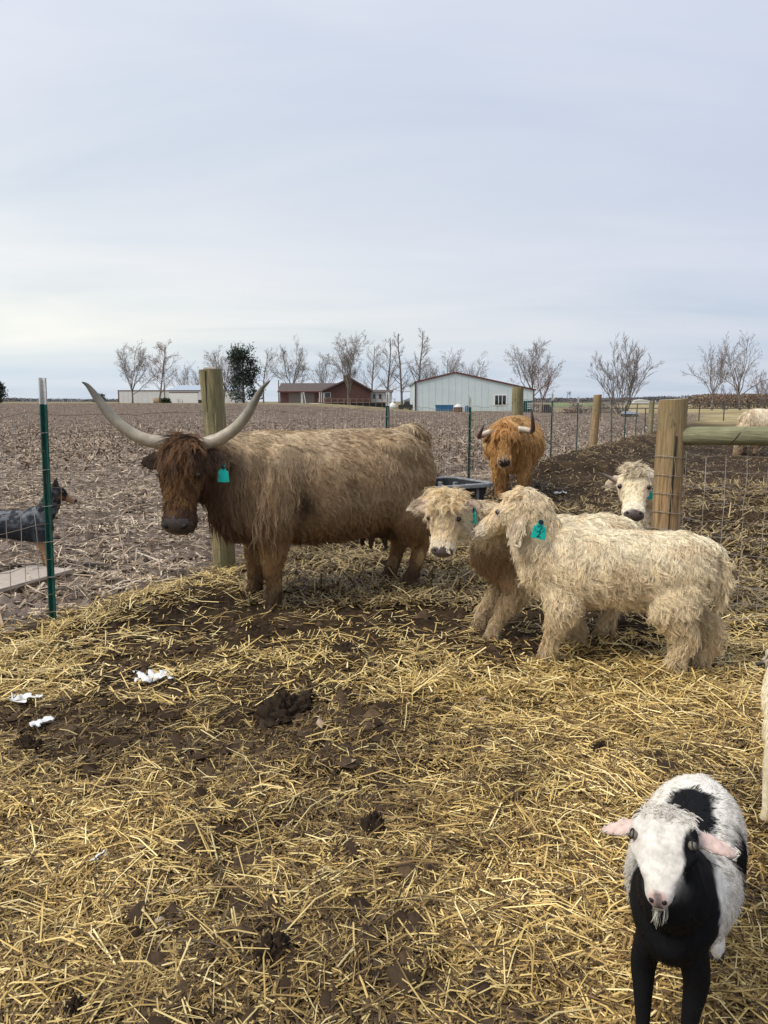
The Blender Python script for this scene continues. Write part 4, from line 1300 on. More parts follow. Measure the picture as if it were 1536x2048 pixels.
# ---- goats
def goat(name, label, loc, rz, hd, hf, hr, colfn, lens, n_hair, h=.385, thick=.0007, eyes_mat=None, beard=True, ear=(.112, .0235), droop=.10, group='goats in the pen', smoothhead=True):
    GH = [(-.06, -.05, .24, .12), (0, -.02, .345, .19), (.10, .01, .365, .24), (.26, .02, .375, .25), (.38, .025, .345, .245), (.50, .015, .29, .23), (.64, -.01, .22, .195), (.80, -.03, .175, .165), (.92, -.045, .158, .14), (1.0, -.055, .12, .105), (1.04, -.055, .07, .05)]
    eL, dL, wL = ear_chain(hd, 1, ear[0], ear[1], droop, .25, .10, .011)
    eR, dR, wR = ear_chain(hd, -1, ear[0], ear[1], droop, .25, .10, .011)
    for e_ in (eL, eR):       # cupped: pull the middle back
        pass
    ch = [Chain('body', [[-.12, 0, .375, .04, .06], [-.10, 0, .37, .085, .085], [-.03, 0, .355, .115, .11], [.10, 0, .345, .125, .125], [.24, 0, .34, .125, .13], [.35, 0, .35, .098, .12], [.42, 0, .355, .075, .10], [.46, 0, .36, .04, .06]], n=20),
          Chain('neck', [[.36, 0, .40, .085, .10], [.44, 0, .45, .068, .085], [*hd.at(.22, 0, -.12), .052, .062]], n=14), hd.chain(GH), eL, eR,
          *[Chain('head', [[*hd.at(.12, .25 * q, .15), .05 * hd.size, .05 * hd.size], [*hd.at(.22, .31 * q, .16), .065 * hd.size, .055 * hd.size], [*hd.at(.27, .35 * q, .11), .05 * hd.size, .05 * hd.size]], side=hd.u, n=10) for q in (-1, 1)],
          *[Chain('head', [[*hd.at(.42, .30 * q, .02), .10 * hd.size, .10 * hd.size], [*hd.at(.62, .20 * q, .05), .07 * hd.size, .07 * hd.size], [*hd.at(.80, .13 * q, .06), .06 * hd.size, .06 * hd.size]], side=hd.s, n=10) for q in (-1, 1)],
          Chain('head', [[*hd.at(.45, 0, -.16), .17 * hd.size, .10 * hd.size], [*hd.at(.75, 0, -.17), .115 * hd.size, .085 * hd.size], [*hd.at(.96, 0, -.185), .09 * hd.size, .06 * hd.size], [*hd.at(1.02, 0, -.165), .05 * hd.size, .03 * hd.size]], side=hd.s, n=12),
          front_leg(.38, .055, *hf[0][:2], h, .86), front_leg(.38, -.055, *hf[1][:2], h, .86), hind_leg(0, .07, *hr[0][:2], h, .9), hind_leg(0, -.07, *hr[1][:2], h, .9),
          Chain('tail', [[-.09, 0, .42, .02, .02], [-.135, 0, .41, .02, .018], [-.15, 0, .35, .01, .01]], n=8)]
    root = thing(name, label, 'goat', loc, rz, group)
    me = skin(ch, .0070, 3)
    co = np.zeros(len(me.vertices) * 3, np.float32); me.vertices.foreach_get('co', co); co = co.reshape(-1, 3).astype(float)
    set_col(me, colfn(co, regions(co, ch), hd, True))
    link('body', me, m_skin, root)
    fur = Fur()
    hd.eye = (.37, .318, .15)
    mb_ = muzzle_bald(hd, .95)
    def dn(p, n):
        W = regions(p, ch)
        f, s_, u_ = hd.local(p)
        inner = W['ear'] * np.clip((n @ hd.u), 0, 1) * 1.3
        return np.clip(mb_(p, n) * (1 - np.clip(inner, 0, .97)), .0, 1) + 1e-9
    p, n = mesh_points(me, n_hair, dn)
    W = regions(p, ch)
    mixv = lambda d_: sum(W[l] * d_.get(l, .02) for l in W)
    L_ = mixv(lens) * np.exp(rng.normal(0, .2, len(p))) * (1 - .55 * smooth(.28, .40, p[:, 0]))
    f, s_, u_ = hd.local(p)
    fl = np.broadcast_to(v3(-.6, 0, -.75), p.shape).copy()
    hw = np.clip(W['head'], 0, 1)[:, None]
    fl = fl * (1 - hw) + hw * (hd.f[None] * -.2 + hd.f[None] * (f > .25)[:, None] * .9 - hd.u[None] * .3 + np.sign(s_)[:, None] * hd.s[None] * .6)
    ew = np.clip(W['ear'], 0, 1)[:, None]
    fl = fl * (1 - ew) + ew * (np.where((p @ hd.s - hd.o @ hd.s > 0)[:, None], dL[None], dR[None]))
    lw = np.clip(W['leg'], 0, 1)[:, None]
    fl = fl * (1 - lw) + lw * v3(-.1, 0, -1)
    ang = (vnoise(p / .05, 131) - .5) * .9
    fu = unit(fl - n * (fl * n).sum(1)[:, None])
    fl = fu * np.cos(ang)[:, None] + np.cross(n, fu) * np.sin(ang)[:, None]
    per = 7
    lift = .20 + .12 * W['body'] + .1 * W['neck']
    pr = locks(p, n, fl, L_, lift, .5 * (1 - W['head']), np.full(len(p), .04), per, .0045, .55, thick, 6, 1.2)
    cc = colfn(p, W, hd, False) * (.88 + .24 * rng.random((len(p), 1)))
    fur.add(pr, np.repeat(cc, per, 0) * (.9 + .2 * rng.random((len(p) * per, 1))))
    if beard:      # rough tuft on the poll
        q, n_ = mesh_points(me, 90, lambda p, n: ((hd.local(p)[0] < .13) & (hd.local(p)[0] > -.1) & (np.abs(hd.local(p)[1]) < .3) & (hd.local(p)[2] > .05)) * 1.0 + 1e-9)
        m = len(q)
        pr = locks(q, n_, hd.f[None] * rng.normal(.3, .6, (m, 1)) + hd.s[None] * rng.normal(0, .8, (m, 1)), .022 * np.exp(rng.normal(0, .3, m)), np.full(m, .7), np.full(m, .2), np.full(m, .08), 6, .004, .7, thick, 6, 1.0)
        fur.add(pr, np.repeat(colfn(q, regions(q, ch), hd, False), 6, 0))
    fur.build('coat', root, m_fur2)
    if beard:
        bp = np.stack([hd.at(.80 + .03 * rng.random(), rng.normal(.02, .02), -.18) for _ in range(3)])
        m = len(bp)
        pr = locks(bp, np.broadcast_to(-hd.u, bp.shape), np.broadcast_to(v3(.1, 0, -1), bp.shape), .052 * np.exp(rng.normal(0, .2, m)), np.full(m, .1), np.full(m, 1.0), np.full(m, .10), 14, .004, .94, thick * .5, 8, .7)
        hair_object('beard', pr[0], pr[1], np.broadcast_to(v3(.66, .62, .52), (m * 14, 3)), root)
    for s_ in (-1, 1):
        c = hd.at(.37, .318 * s_, .150)
        r_ = .0088 * hd.size / .165
        e_ = sphere_bm(c, r_, 14).build('eye', eyes_mat or m_eye, root, True)
        # slot pupil
        o_ = unit(hd.s * s_ * .75 + hd.u * .66)
        t_ = unit(np.cross(o_, np.cross(hd.f, o_)))
        b2 = np.cross(o_, t_)
        mb = MB()
        ring = [c + o_ * r_ * 1.02 + t_ * r_ * .48 * math.cos(a_) + b2 * r_ * .2 * math.sin(a_) - o_ * r_ * .12 * math.cos(a_) ** 2 for a_ in np.linspace(0, 2 * math.pi, 12, endpoint=False)]
        mb.add(ring, [tuple(range(12))])
        mb.build('pupil', m_nostril, e_)
        # eyelids
        mb = MB()
        arc = [c + o_ * r_ * .62 + t_ * r_ * 1.2 * math.cos(a_) + b2 * r_ * .72 * math.sin(a_) for a_ in np.linspace(0, 2 * math.pi, 17)]
        mb.tube(arc, r_ * .17, 6, False)
        mb.build('eyelid', m_nostril, e_, True)
    for q in list(hf) + list(hr):
        hoof(root, q[0], q[1], h)
    for s_ in (-1, 1):
        sphere_bm(hd.at(1.01, .065 * s_, -.01), .0052 * hd.size / .165, 8, (1, 1, 1)).build('nostril', m_nostril, root, True)
    # mouth line
    mb = MB()
    mb.tube([hd.at(.86, -.155, -.115), hd.at(.96, -.12, -.115), hd.at(1.022, -.04, -.105), hd.at(1.03, 0, -.085), hd.at(1.022, .04, -.105), hd.at(.96, .12, -.115), hd.at(.86, .155, -.115)], .0022 * hd.size / .165, 6)
    mb.build('mouth', m_nostril, root)
    return root, ch

m_iris = simple('pale_goat_iris', (.16, .14, .10), (.10, .09, .07), rough=.12, spec=.6)
loc = (.815, 1.80, 0); rz = R(241)
LG = lambda q: to_local(q, loc, rz)
poll, nose = LG(at(1334, 1640, 1.452)), LG(at(1314, 1790, 1.345))
d_ = nose - poll
hd = Head(poll, math.degrees(math.atan2(d_[1], d_[0])) + 2, math.degrees(math.asin(-d_[2] / np.linalg.norm(d_))) - 11, .176, roll=5)
hf = [v3(.40, .045, 0), v3(.41, -.045, 0)]; hr = [v3(-.01, .075, 0), v3(.02, -.07, 0)]
def pied(p, W, hd, bare):
    nz = fbm(p, 14, 3, 141); n2 = fbm(p, 40, 2, 143)
    j = (nz - .5) * .10 + (n2 - .5) * .03
    white = v3(.78, .73, .65); black = v3(.008, .008, .009)
    x, y, z = p[:, 0] + j, p[:, 1], p[:, 2] + j * .7
    B = np.zeros(len(p))
    # black forequarters, neck and front legs, a black saddle, a black patch low on the left flank
    B = np.maximum(B, smooth(.335, .365, x + .12 * (.40 - z)) * (1 - smooth(.455, .475, z - .0 * x)))
    B = np.maximum(B, smooth(.30, .33, x) * smooth(.30, .27, z))
    B = np.maximum(B, smooth(.03, .06, x) * (1 - smooth(.27, .30, x)) * smooth(.07, .045, np.abs(y) + .25 * np.clip(.12 - x, 0, 1)) * smooth(.38, .40, z))
    B = np.maximum(B, smooth(.05, .075, x) * (1 - smooth(.215, .24, x)) * smooth(.06, .085, y) * smooth(.43, .40, z) * smooth(.20, .25, z))
    B = np.maximum(B, smooth(.02, .06, x) * (1 - smooth(.16, .20, x)) * smooth(.05, .08, y) * smooth(.27, .24, z))
    B = np.maximum(B, np.clip(W['neck'] * 1.6, 0, 1) * (1 - smooth(.02, .05, y - .02) * smooth(.40, .44, z) * .0))
    # a white band runs down the left shoulder
    Wh = smooth(.20, .23, x) * (1 - smooth(.34, .37, x)) * smooth(.065, .085, y) * smooth(.16, .22, z)
    B = B * (1 - Wh * (1 - np.clip(W['leg'] * 2 - .6, 0, 1)))
    hw = np.clip(W['head'] * 1.25, 0, 1)
    f, s_, u_ = hd.local(p)
    hb = np.zeros(len(p))
    q = np.stack([f, s_, u_], 1)
    hb = np.maximum(hb, smooth(.5, .8, 1.5 * patch(q, (.40, .35, .14), (.27, .145, .32))))
    hb = np.maximum(hb, smooth(.5, .8, 1.5 * patch(q, (.62, .31, -.02), (.22, .10, .22))))
    hb = np.maximum(hb, smooth(.5, .8, 1.4 * patch(q, (.02, -.30, .02), (.10, .12, .14))) * .85)
    hb = np.maximum(hb, smooth(.5, .8, 1.4 * patch(q, (.70, -.27, -.10), (.2, .10, .14))) * .9)
    hb = np.maximum(hb, smooth(.0, -.12, u_) * smooth(.75, .6, f) * smooth(-.09, -.16, u_))
    B = B * (1 - hw) + hb * hw
    B = B * (1 - np.clip(W['ear'] * 1.4, 0, 1))
    c = white[None] * (1 - .17 * hw[:, None]) * (1 - B[:, None]) + black[None] * B[:, None]
    if bare:
        c = blend(c, (.58, .37, .32), np.clip(W['ear'] * 1.3, 0, 1) * .7)
    c = blend(c, (.52, .33, .29), hw * smooth(.93, .97, f) * smooth(-.10, -.05, u_) * smooth(.12, .09, np.abs(s_)) * (.75 if bare else .3))
    c = blend(c, (.09, .075, .075), hw * smooth(.94, .98, f) * smooth(.05, .03, np.abs(s_)) * smooth(-.14, -.09, u_) * .8)
    c = blend(c, (.50, .40, .34), hw * patch(q, (.40, -.27, .10), (.09, .06, .08)) * .6)
    return c
root, ch = goat('pied_goat', 'black and white goat looking up with pink ears held out sideways', loc, rz, hd, hf, hr, pied, dict(body=.030, neck=.026, head=.016, ear=.016, leg=.014, tail=.05), 15000, eyes_mat=m_iris)

loc = (1.392, 2.0, 0); rz = R(91)
LC = lambda q: to_local(q, loc, rz)
hd = Head(v3(.58, -.085, .535), -8, 34, .165)
hf = [v3(.38, .065, 0), v3(.40, -.065, 0)]; hr = [v3(0, .07, 0), v3(.02, -.07, 0)]
def creamg(p, W, hd, bare):
    nz = fbm(p, 9, 3, 151)
    c = blend(np.broadcast_to(v3(.74, .66, .47), p.shape).copy(), (.62, .52, .33), smooth(.4, .65, nz) * .7)
    return blend(c, (.06, .06, .055), np.clip(W['ear'] * 1.5 + W['head'] * .3, 0, 1))
goat('cream_goat', 'cream coated goat with dark ears cut off by the right edge of the photo', loc, rz, hd, hf, hr, creamg, dict(body=.060, neck=.05, head=.014, ear=.012, leg=.030, tail=.05), 8000, beard=False, ear=(.085, .030), thick=.0009)

# ---- the speckled dog outside the fence
bz = .055
loc = (-3.42, 6.16, bz); rz = R(6)
LD = lambda q: to_local(q, loc, rz)
hd = Head(LD(at(104, 984, 6.14)), 12, 22, .20)
DH = [(-.15, -.06, .14, .13), (0, 0, .30, .27), (.18, .02, .34, .30), (.36, .02, .30, .28), (.50, -.02, .20, .20), (.68, -.06, .155, .15), (.86, -.08, .13, .12), (.97, -.07, .09, .085), (1.0, -.07, .05, .05)]
def dog_ear(sgn):
    b_ = hd.at(.06, .20 * sgn, .18)
    up_ = unit(hd.u * 1.0 - hd.f * .25 + hd.s * sgn * .25)
    return Chain('ear', [[*b_, .036, .016], [*(b_ + up_ * .035), .030, .012], [*(b_ + up_ * .065), .018, .009], [*(b_ + up_ * .085), .006, .005]], side=hd.s * .7 + hd.f * .7, n=10)
hf = [v3(.50, .055, 0), v3(.56, -.055, 0)]; hr = [v3(-.12, .06, 0), v3(-.06, -.06, 0)]
def dleg(sx, sy, hx, hy, hind=False):
    if hind:
        return Chain('leg', [[sx, sy, .36, .06, .095], [sx + .03, sy, .26, .05, .07], [hx - .05, hy, .15, .026, .034], [hx - .03, hy, .08, .02, .024], [hx, hy, .03, .024, .028], [hx + .025, hy, .015, .028, .035]], side=(0, 1, 0))
    return Chain('leg', [[sx, sy, .34, .05, .085], [sx - .01, sy, .24, .042, .055], [hx * .5 + sx * .5, hy, .15, .028, .034], [hx - .005, hy, .07, .023, .026], [hx + .005, hy, .03, .027, .03], [hx + .03, hy, .015, .03, .035]], side=(0, 1, 0))
ch = [Chain('body', [[-.16, 0, .40, .05, .06], [-.10, 0, .39, .095, .105], [.08, 0, .375, .10, .105], [.25, 0, .365, .105, .12], [.42, 0, .355, .11, .135], [.53, 0, .36, .09, .115], [.59, 0, .37, .05, .06]], n=18),
      Chain('neck', [[.45, 0, .41, .085, .095], [.55, 0, .47, .075, .085], [*hd.at(.12, 0, -.1), .062, .07]], n=14), hd.chain(DH), dog_ear(1), dog_ear(-1),
      dleg(.50, .065, *hf[0][:2]), dleg(.52, -.065, *hf[1][:2]), dleg(-.06, .07, *hr[0][:2], True), dleg(-.04, -.07, *hr[1][:2], True),
      Chain('tail', [[-.14, 0, .43, .03, .03], [-.24, 0, .37, .025, .025], [-.32, 0, .26, .012, .012]], n=8)]
def dog_col(p, W, n, bare):
    nz = fbm(p, 30, 2, 161); n2 = fbm(p, 9, 3, 163)
    c = blend(np.broadcast_to(v3(.035, .04, .048), p.shape).copy(), (.19, .205, .225), smooth(.42, .62, nz) * smooth(.34, .46, p[:, 2] + (n2 - .5) * .1) * .9)
    tan_ = v3(.32, .195, .115)
    c = blend(c, tan_, np.clip(W['leg'] * 1.3, 0, 1) * smooth(.24, .19, p[:, 2]))
    f, s_, u_ = hd.local(p)
    hw = np.clip(W['head'] * 1.2, 0, 1)
    hc = blend(np.broadcast_to(v3(.018, .017, .018), p.shape).copy(), tan_, smooth(.55, .66, f) * .9)
    hc = blend(hc, (.34, .19, .1), patch(np.stack([f, np.abs(s_), u_], 1), (.45, .26, -.12), (.15, .1, .12)) * .8)
    hc = blend(hc, (.012, .011, .011), smooth(.94, .97, f))
    c = c * (1 - hw[:, None]) + hc * hw[:, None]
    return blend(c, (.03, .02, .018), W['ear'] * .8)
sp = dict(body=dict(len=.026, lift=.25, grav=.3, wave=.03, flow=(-1, 0, -.35)), neck=dict(len=.032, lift=.3, grav=.3, wave=.03, flow=(-.8, 0, -.6)), head=dict(len=.012, lift=.2, grav=0, wave=.02, flow=tuple(-hd.f)), ear=dict(len=.012, lift=.2, grav=0, flow=(0, 0, 1)), leg=dict(len=.014, lift=.2, flow=(-.2, 0, -1)), tail=dict(len=.05, lift=.3, flow=(-.7, 0, -.7)))
root, me, fur = beast('cattle_dog', 'speckled grey cattle dog with black head and tan legs behind the wire', 'dog', loc, rz, ch, hd, dog_col, sp, 4200, 7, .009, 3, .007, .0011, .5, None, swirl=.3, K=5)
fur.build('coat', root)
eyes(root, hd, .38, .24, .16, .035)
sphere_bm(hd.at(.99, 0, -.03), .013, 10).build('nose', m_nostril, root, True)
# ------------------------------------------------------------------ fences
m_tgreen = simple('green_post_paint', (0.010, 0.075, 0.058), (0.006, 0.05, 0.04), scale=20, rough=0.5, spec=0.4)
m_twhite = simple('white_post_tip', (0.62, 0.62, 0.60), (0.36, 0.36, 0.35), scale=14, rough=0.55)
m_tblack = simple('black_plastic', (0.02, 0.02, 0.022), (0.03, 0.03, 0.03), rough=0.5)
m_wire = simple('weathered_wire', (0.50, 0.47, 0.43), (0.26, 0.20, 0.15), scale=5, rough=0.5, metal=0.3)
m_clip = simple('bright_clip_wire', (0.55, 0.55, 0.54), (0.35, 0.35, 0.35), rough=0.4, metal=0.7)

def wood_mat(name, c_pale, c_mid, c_dark, green, stretch=(9, 9, 0.55), fine=(46, 46, 1.1)):
    m, t, b = material(name)
    g1 = noise_node(t, 6, 6, 0.65, stretch)
    g3 = noise_node(t, 6, 5, 0.7, fine)
    g2 = noise_node(t, 1.7, 4, 0.6, (2.2, 2.2, 1.0))
    g4 = noise_node(t, 9, 3, 0.6, (1.6, 1.6, 1.0))
    c = rampnode(t, g1, [(0.30, c_dark), (0.48, c_mid), (0.66, c_pale)])
    c = mixnode(t, rampnode(t, g2, [(0.42, 0.0), (0.62, 0.75)]), c, green)
    c = mixnode(t, 1.0, c, rampnode(t, g3, [(0.34, 0.45), (0.50, 1.0), (0.70, 1.22)]), 'MULTIPLY')
    c = mixnode(t, 1.0, c, rampnode(t, g4, [(0.24, 0.5), (0.36, 1.0)]), 'MULTIPLY')
    t.links.new(c, b.inputs['Base Color'])
    b.inputs['Roughness'].default_value = 0.8
    b.inputs['Specular IOR Level'].default_value = 0.15
    bump(t, b, g3, 0.006, 0.8)
    return m
m_wood_a = wood_mat('treated_post_green', (0.36, 0.30, 0.165), (0.25, 0.205, 0.105), (0.12, 0.09, 0.05), (0.16, 0.155, 0.085))
m_wood_b = wood_mat('treated_post_tan', (0.43, 0.30, 0.16), (0.31, 0.20, 0.10), (0.15, 0.09, 0.045), (0.25, 0.205, 0.11))
m_wood_c = wood_mat('treated_rail_green', (0.34, 0.32, 0.19), (0.24, 0.235, 0.13), (0.13, 0.12, 0.065), (0.17, 0.185, 0.10))
m_endgrain = simple('post_end_grain', (0.42, 0.36, 0.24), (0.28, 0.23, 0.15), scale=40, rough=0.85)
m_crack = simple('dark_split', (0.035, 0.027, 0.018), rough=0.9)

def t_post(x, y, hgt, tip, label, lean=(0, 0)):
    z = lay1(x, y) - 0.02
    r_ = thing('t_post', label, 'fence post', (x, y, z), math.atan2(FDIR.y, FDIR.x), 'green steel posts of the long wire fence')
    r_.rotation_mode = 'ZYX'
    r_.rotation_euler = (lean[1], lean[0], math.atan2(FDIR.y, FDIR.x))
    h = hgt + 0.02
    def prof(z0, z1, g):
        mb = MB()
        mb.box(-.024 - g, .024 + g, -.004 - g, .0035 + g, z0, z1)
        mb.box(-.004 - g, .004 + g, -.034 - g, -.0042 - g, z0, z1)
        return mb
    cut = h - (.165 if tip else .0)
    prof(-.25, cut, 0).build('shaft', m_tgreen, r_)
    if tip == 'white':
        prof(cut, h, .0006).build('painted_tip', m_twhite, r_)
    elif tip == 'black':
        MB().box(-.04, .04, -.05, .03, h - .17, h - .02).build('insulator', m_tblack, r_)
        prof(cut, h, 0).build('tip', m_tgreen, r_)
    st = MB()
    for k in range(int(h / .055)):
        st.box(-.008, .008, .0037, .011, .05 + k * .055, .066 + k * .055)
    tag(st.build('studs', m_tgreen, r_), kind='stuff')
    cl = MB()
    for z_ in np.arange(.10, min(1.4, h), .235):
        cl.tube([(-.03, .014, z_ - .004), (-.026, -.01, z_), (.0, -.04, z_ + .004), (.027, -.01, z_), (.032, .016, z_ + .006)], .0022, 4)
    tag(cl.build('wire_clips', m_clip, r_), kind='stuff')
    return r_

def wood_post(x, y, hgt, rad, mat, label, lean=(0, 0), split=None, slope=.012, group='round wooden posts of the pen fences', seed=1, knob=False):
    z = lay1(x, y) - .02
    r_ = thing('wooden_post', label, 'fence post', (x, y, z), 0, group)
    r_.rotation_euler = (lean[1], lean[0], 0)
    n = 28
    rr = np.random.default_rng(seed)
    zs = np.linspace(-.3, hgt + .02, 26)
    ph = rr.random(4) * 6.28
    V = []
    for i, zz in enumerate(zs):
        for k in range(n):
            th = 2 * math.pi * k / n
            q = rad * (1 + .03 * math.sin(2 * th + ph[0]) + .02 * math.sin(3 * th + ph[1] + zz * .6) + .012 * math.sin(7 * th + ph[2]) - .03 * zz / max(hgt, .1))
            q += .0022 * math.sin(13 * th + ph[3])
            top = slope * math.cos(th) if i == len(zs) - 1 else 0
            V.append((q * math.cos(th) + .008 * math.sin(zz * 2 + ph[1]), q * math.sin(th), zz + top))
    fs = []
    for i in range(len(zs) - 1):
        for k in range(n):
            k2 = (k + 1) % n
            fs.append((i * n + k, i * n + k2, (i + 1) * n + k2, (i + 1) * n + k))
    o = MB().add(V, fs).build('trunk', mat, r_, True)
    t0 = (len(zs) - 1) * n
    cap = MB()
    ring = [Vector(V[t0 + k]) for k in range(n)]
    cen = sum(ring, Vector()) / n
    cap.add([cen + (q - cen) * .99 for q in ring] + [cen], [(k, (k + 1) % n, n) for k in range(n)])
    cap.build('end_grain', m_endgrain, r_)
    if split:
        ang, z0, z1 = split
        mb = MB()
        pts = [(rad * .985 * math.cos(ang + .10 * u), rad * .985 * math.sin(ang + .10 * u), z0 + (z1 - z0) * u) for u in np.linspace(0, 1, 8)]
        mb.tube([Vector(q) - Vector((0, 0, seed * 0)) for q in pts], [.001, .003, .004, .005, .006, .006, .007, .007], 6)
        mb.build('split', m_crack, r_, True)
    if knob:
        MB().box(-.05, .05, -.02, .02, hgt + .02, hgt + .04).build('iron_strap', m_wire, r_, bevel=.004)
    return r_

AZ = math.pi / 2
posts_t = [(4.747, 1.60, 'white', 'nearest steel post, white tipped, with the dog behind it'),
           (9.25, 1.55, 'white', 'steel post with white tip sticking up behind the brown cow\'s back'),
           (11.97, 1.52, 'white', 'steel post rising behind the black feed trough'),
           (16.9, 1.50, 'white', 'white tipped steel post just to the right of the rust red cow'),
           (19.4, 1.46, 'white', 'white tipped steel post next to the leaning wooden post'),
           (24.2, 1.40, 'black', 'steel post carrying a black insulator at its top'),
           (26.7, 1.38, 'white', 'far white tipped steel post just past the insulator post'),
           (29.2, 1.30, '', 'far plain steel post without any white tip'),
           (31.7, 1.15, '', 'shortest plain steel post near the end of the visible fence'),
           (36.1, 1.40, 'white', 'last visible steel post beside the big gate post'),
           (2.25, 1.60, 'white', 'steel post outside the picture on the left')]
for y, h_, tip, lab in posts_t:
    if y < 3:
        continue
    t_post(fence_x(y), y, h_, tip, lab, lean=(.028 if y < 5 else rng.normal(0, .012), rng.normal(0, .008)))
wood_post(fence_x(6.36) + .005, 6.36, 1.70, .098, m_wood_a, 'greenish round corner post with a long split beside the brown cow', lean=(-.042, .0), split=(-1.85, 1.36, 1.71), seed=1, knob=True, slope=.0)
wood_post(fence_x(14.45), 14.45, 1.60, .11, m_wood_a, 'round wooden post standing behind the rust red cow', seed=3)
wood_post(fence_x(21.5), 21.5, 1.55, .115, m_wood_b, 'leaning round wooden post between the far steel posts', lean=(.05, .0), seed=4)
wood_post(fence_x(33.6), 33.6, 1.45, .12, m_wood_a, 'farthest wooden post in the long fence line', seed=5)
wood_post(POST2.x, POST2.y, 1.46, .090, m_wood_b, 'thick tan gate post that carries the round rail', lean=(.012, .0), seed=6, slope=.006, split=(-1.75, .55, 1.25))
p_end = POST2 + CDIR * 2.45
wood_post(p_end.x, p_end.y, 1.5, .10, m_wood_a, 'wooden post at the far end of the round rail', seed=8)
# the round rail of the cross fence
r_ = thing('brace_rail', 'greenish round rail running from the gate post out of the picture', 'fence rail', (*(POST2 + CDIR * .078).xy, 1.232), math.atan2(CDIR.y, CDIR.x))
V, fs = [], []
n = 20
xs = np.linspace(0, 2.28, 30)
for i, xx in enumerate(xs):
    for k in range(n):
        th = 2 * math.pi * k / n
        q = .059 * (1 + .03 * math.sin(2 * th + .7) + .02 * math.sin(5 * th + 2 + xx) + .02 * math.sin(xx * 2.2))
        V.append((xx, q * math.cos(th), q * math.sin(th) + .012 * math.sin(xx * 1.4)))
for i in range(len(xs) - 1):
    for k in range(n):
        fs.append((i * n + k, i * n + (k + 1) % n, (i + 1) * n + (k + 1) % n, (i + 1) * n + k))
fs += [tuple(reversed(range(n))), tuple(range((len(xs) - 1) * n, len(xs) * n))]
m_rail = wood_mat('rail_wood', (0.34, 0.32, 0.19), (0.24, 0.235, 0.13), (0.13, 0.115, 0.065), (0.21, 0.20, 0.12), (.6, 9, 9), (1.1, 40, 40))
MB().add(V, fs).build('pole', m_rail, r_, True)
mb = MB()
mb.tube([(.28 + .05 * u, -.0605 * math.cos(-.75 + 1.2 * u), .062 * math.sin(-.75 + 1.2 * u)) for u in np.linspace(0, 1, 7)], .0028, 5)
mb.tube([(.62 + .9 * u, -.0612 * math.cos(.12), .061 * math.sin(.12) + .004 * math.sin(9 * u)) for u in np.linspace(0, 1, 9)], .0022, 5)
mb.build('crack', m_crack, r_)

def woven(name_parent, p0, p1, z0, z1, rows, pitch, rad, wob, seed, bulge=0.0):
    """one span of square mesh between two posts, wires bent as they are"""
    rr = np.random.default_rng(seed)
    d = p1 - p0
    nC_ = max(2, int(d.length / pitch))
    nrm = Vector((-d.y, d.x, 0)).normalized()
    nodes = []
    for j in range(rows):
        row = []
        for i in range(nC_ + 1):
            u = i / nC_
            p = p0 + d * u
            zg = lay1(p.x, p.y) * .8
            e = math.sin(math.pi * u)
            z = zg + z0 + (z1 - z0) * j / (rows - 1) - .02 * e + rr.normal(0, wob) * (e ** .3)
            q = p + d.normalized() * rr.normal(0, wob) * e + nrm * (rr.normal(0, wob * .8) + bulge * e * math.sin(3 * j / rows + seed))
            row.append(Vector((q.x, q.y, z)))
        nodes.append(row)
    mb = MB()
    for row in nodes:
        mb.tube(row, rad, 3, False)
    for i in range(nC_ + 1):
        mb.tube([nodes[j][i] for j in range(rows)], rad, 3, False)
    return tag(mb.build('wire_span', m_wire, name_parent), kind='stuff')
wf = thing('wire_fence', 'square wire mesh stretched along the green steel posts of the field edge', 'wire fence')
stops = [1.6, 4.747, 6.36, 9.25, 11.97, 14.45, 16.9, 19.4, 21.5, 24.2, 26.7, 29.2, 31.7, 33.6, 36.1, 40]
for k in range(len(stops) - 1):
    a_, b_ = Vector((fence_x(stops[k]), stops[k], 0)) - FNRM * .0, Vector((fence_x(stops[k + 1]), stops[k + 1], 0))
    off = FNRM * (.03 if k != 1 else .035)
    woven(wf, a_ + off, b_ + off, .08, 1.37, 12, .098 if stops[k] < 12 else (.16 if stops[k] < 22 else .3), .0025 if stops[k] < 12 else .003, .007 if k < 3 else .004, k, .02)
wf2 = thing('wire_fence', 'wire mesh hanging below the round rail, seen against the dark mud', 'wire fence')
woven(wf2, POST2 + CDIR * .10 - Vector((0, .02, 0)), p_end - CDIR * .1, .06, 1.10, 11, .115, .0019, .006, 40, .012)
mb = MB()
for a_, b_ in (((.35, .12), (1.6, .62)), ((.35, .30), (1.6, .06)), ((.4, .05), (1.6, .38))):
    mb.tube([POST2 + CDIR * (a_[0] + (b_[0] - a_[0]) * u) + Vector((0, -.03, a_[1] + (b_[1] - a_[1]) * u + .01 * math.sin(7 * u))) for u in np.linspace(0, 1, 8)], .0018, 4, False)
tag(mb.build('loose_wires', m_wire, wf2), kind='stuff')
mb = MB()
for z_ in (.30, .42, .63, .74, .86, .98, 1.10):
    mb.tube([(POST2.x + .006 + .095 * math.cos(a_), POST2.y + .095 * math.sin(a_), z_ + .006 * math.sin(2 * a_)) for a_ in np.linspace(-math.pi * 1.08, math.pi * .08, 14)], .0022, 4, False)
for u, (z0, z1) in ((-1.55, (.98, 1.10)), (-1.75, (.86, .98)), (-1.65, (.74, .86)), (-.95, (.63, .86))):
    mb.tube([(POST2.x + .096 * math.cos(u + .15 * k), POST2.y + .096 * math.sin(u + .15 * k), z1 + (z0 - z1) * k) for k in (0, .3, .6, 1)], .002, 4, False)
tag(mb.build('wire_wraps', m_wire, wf2), kind='stuff')

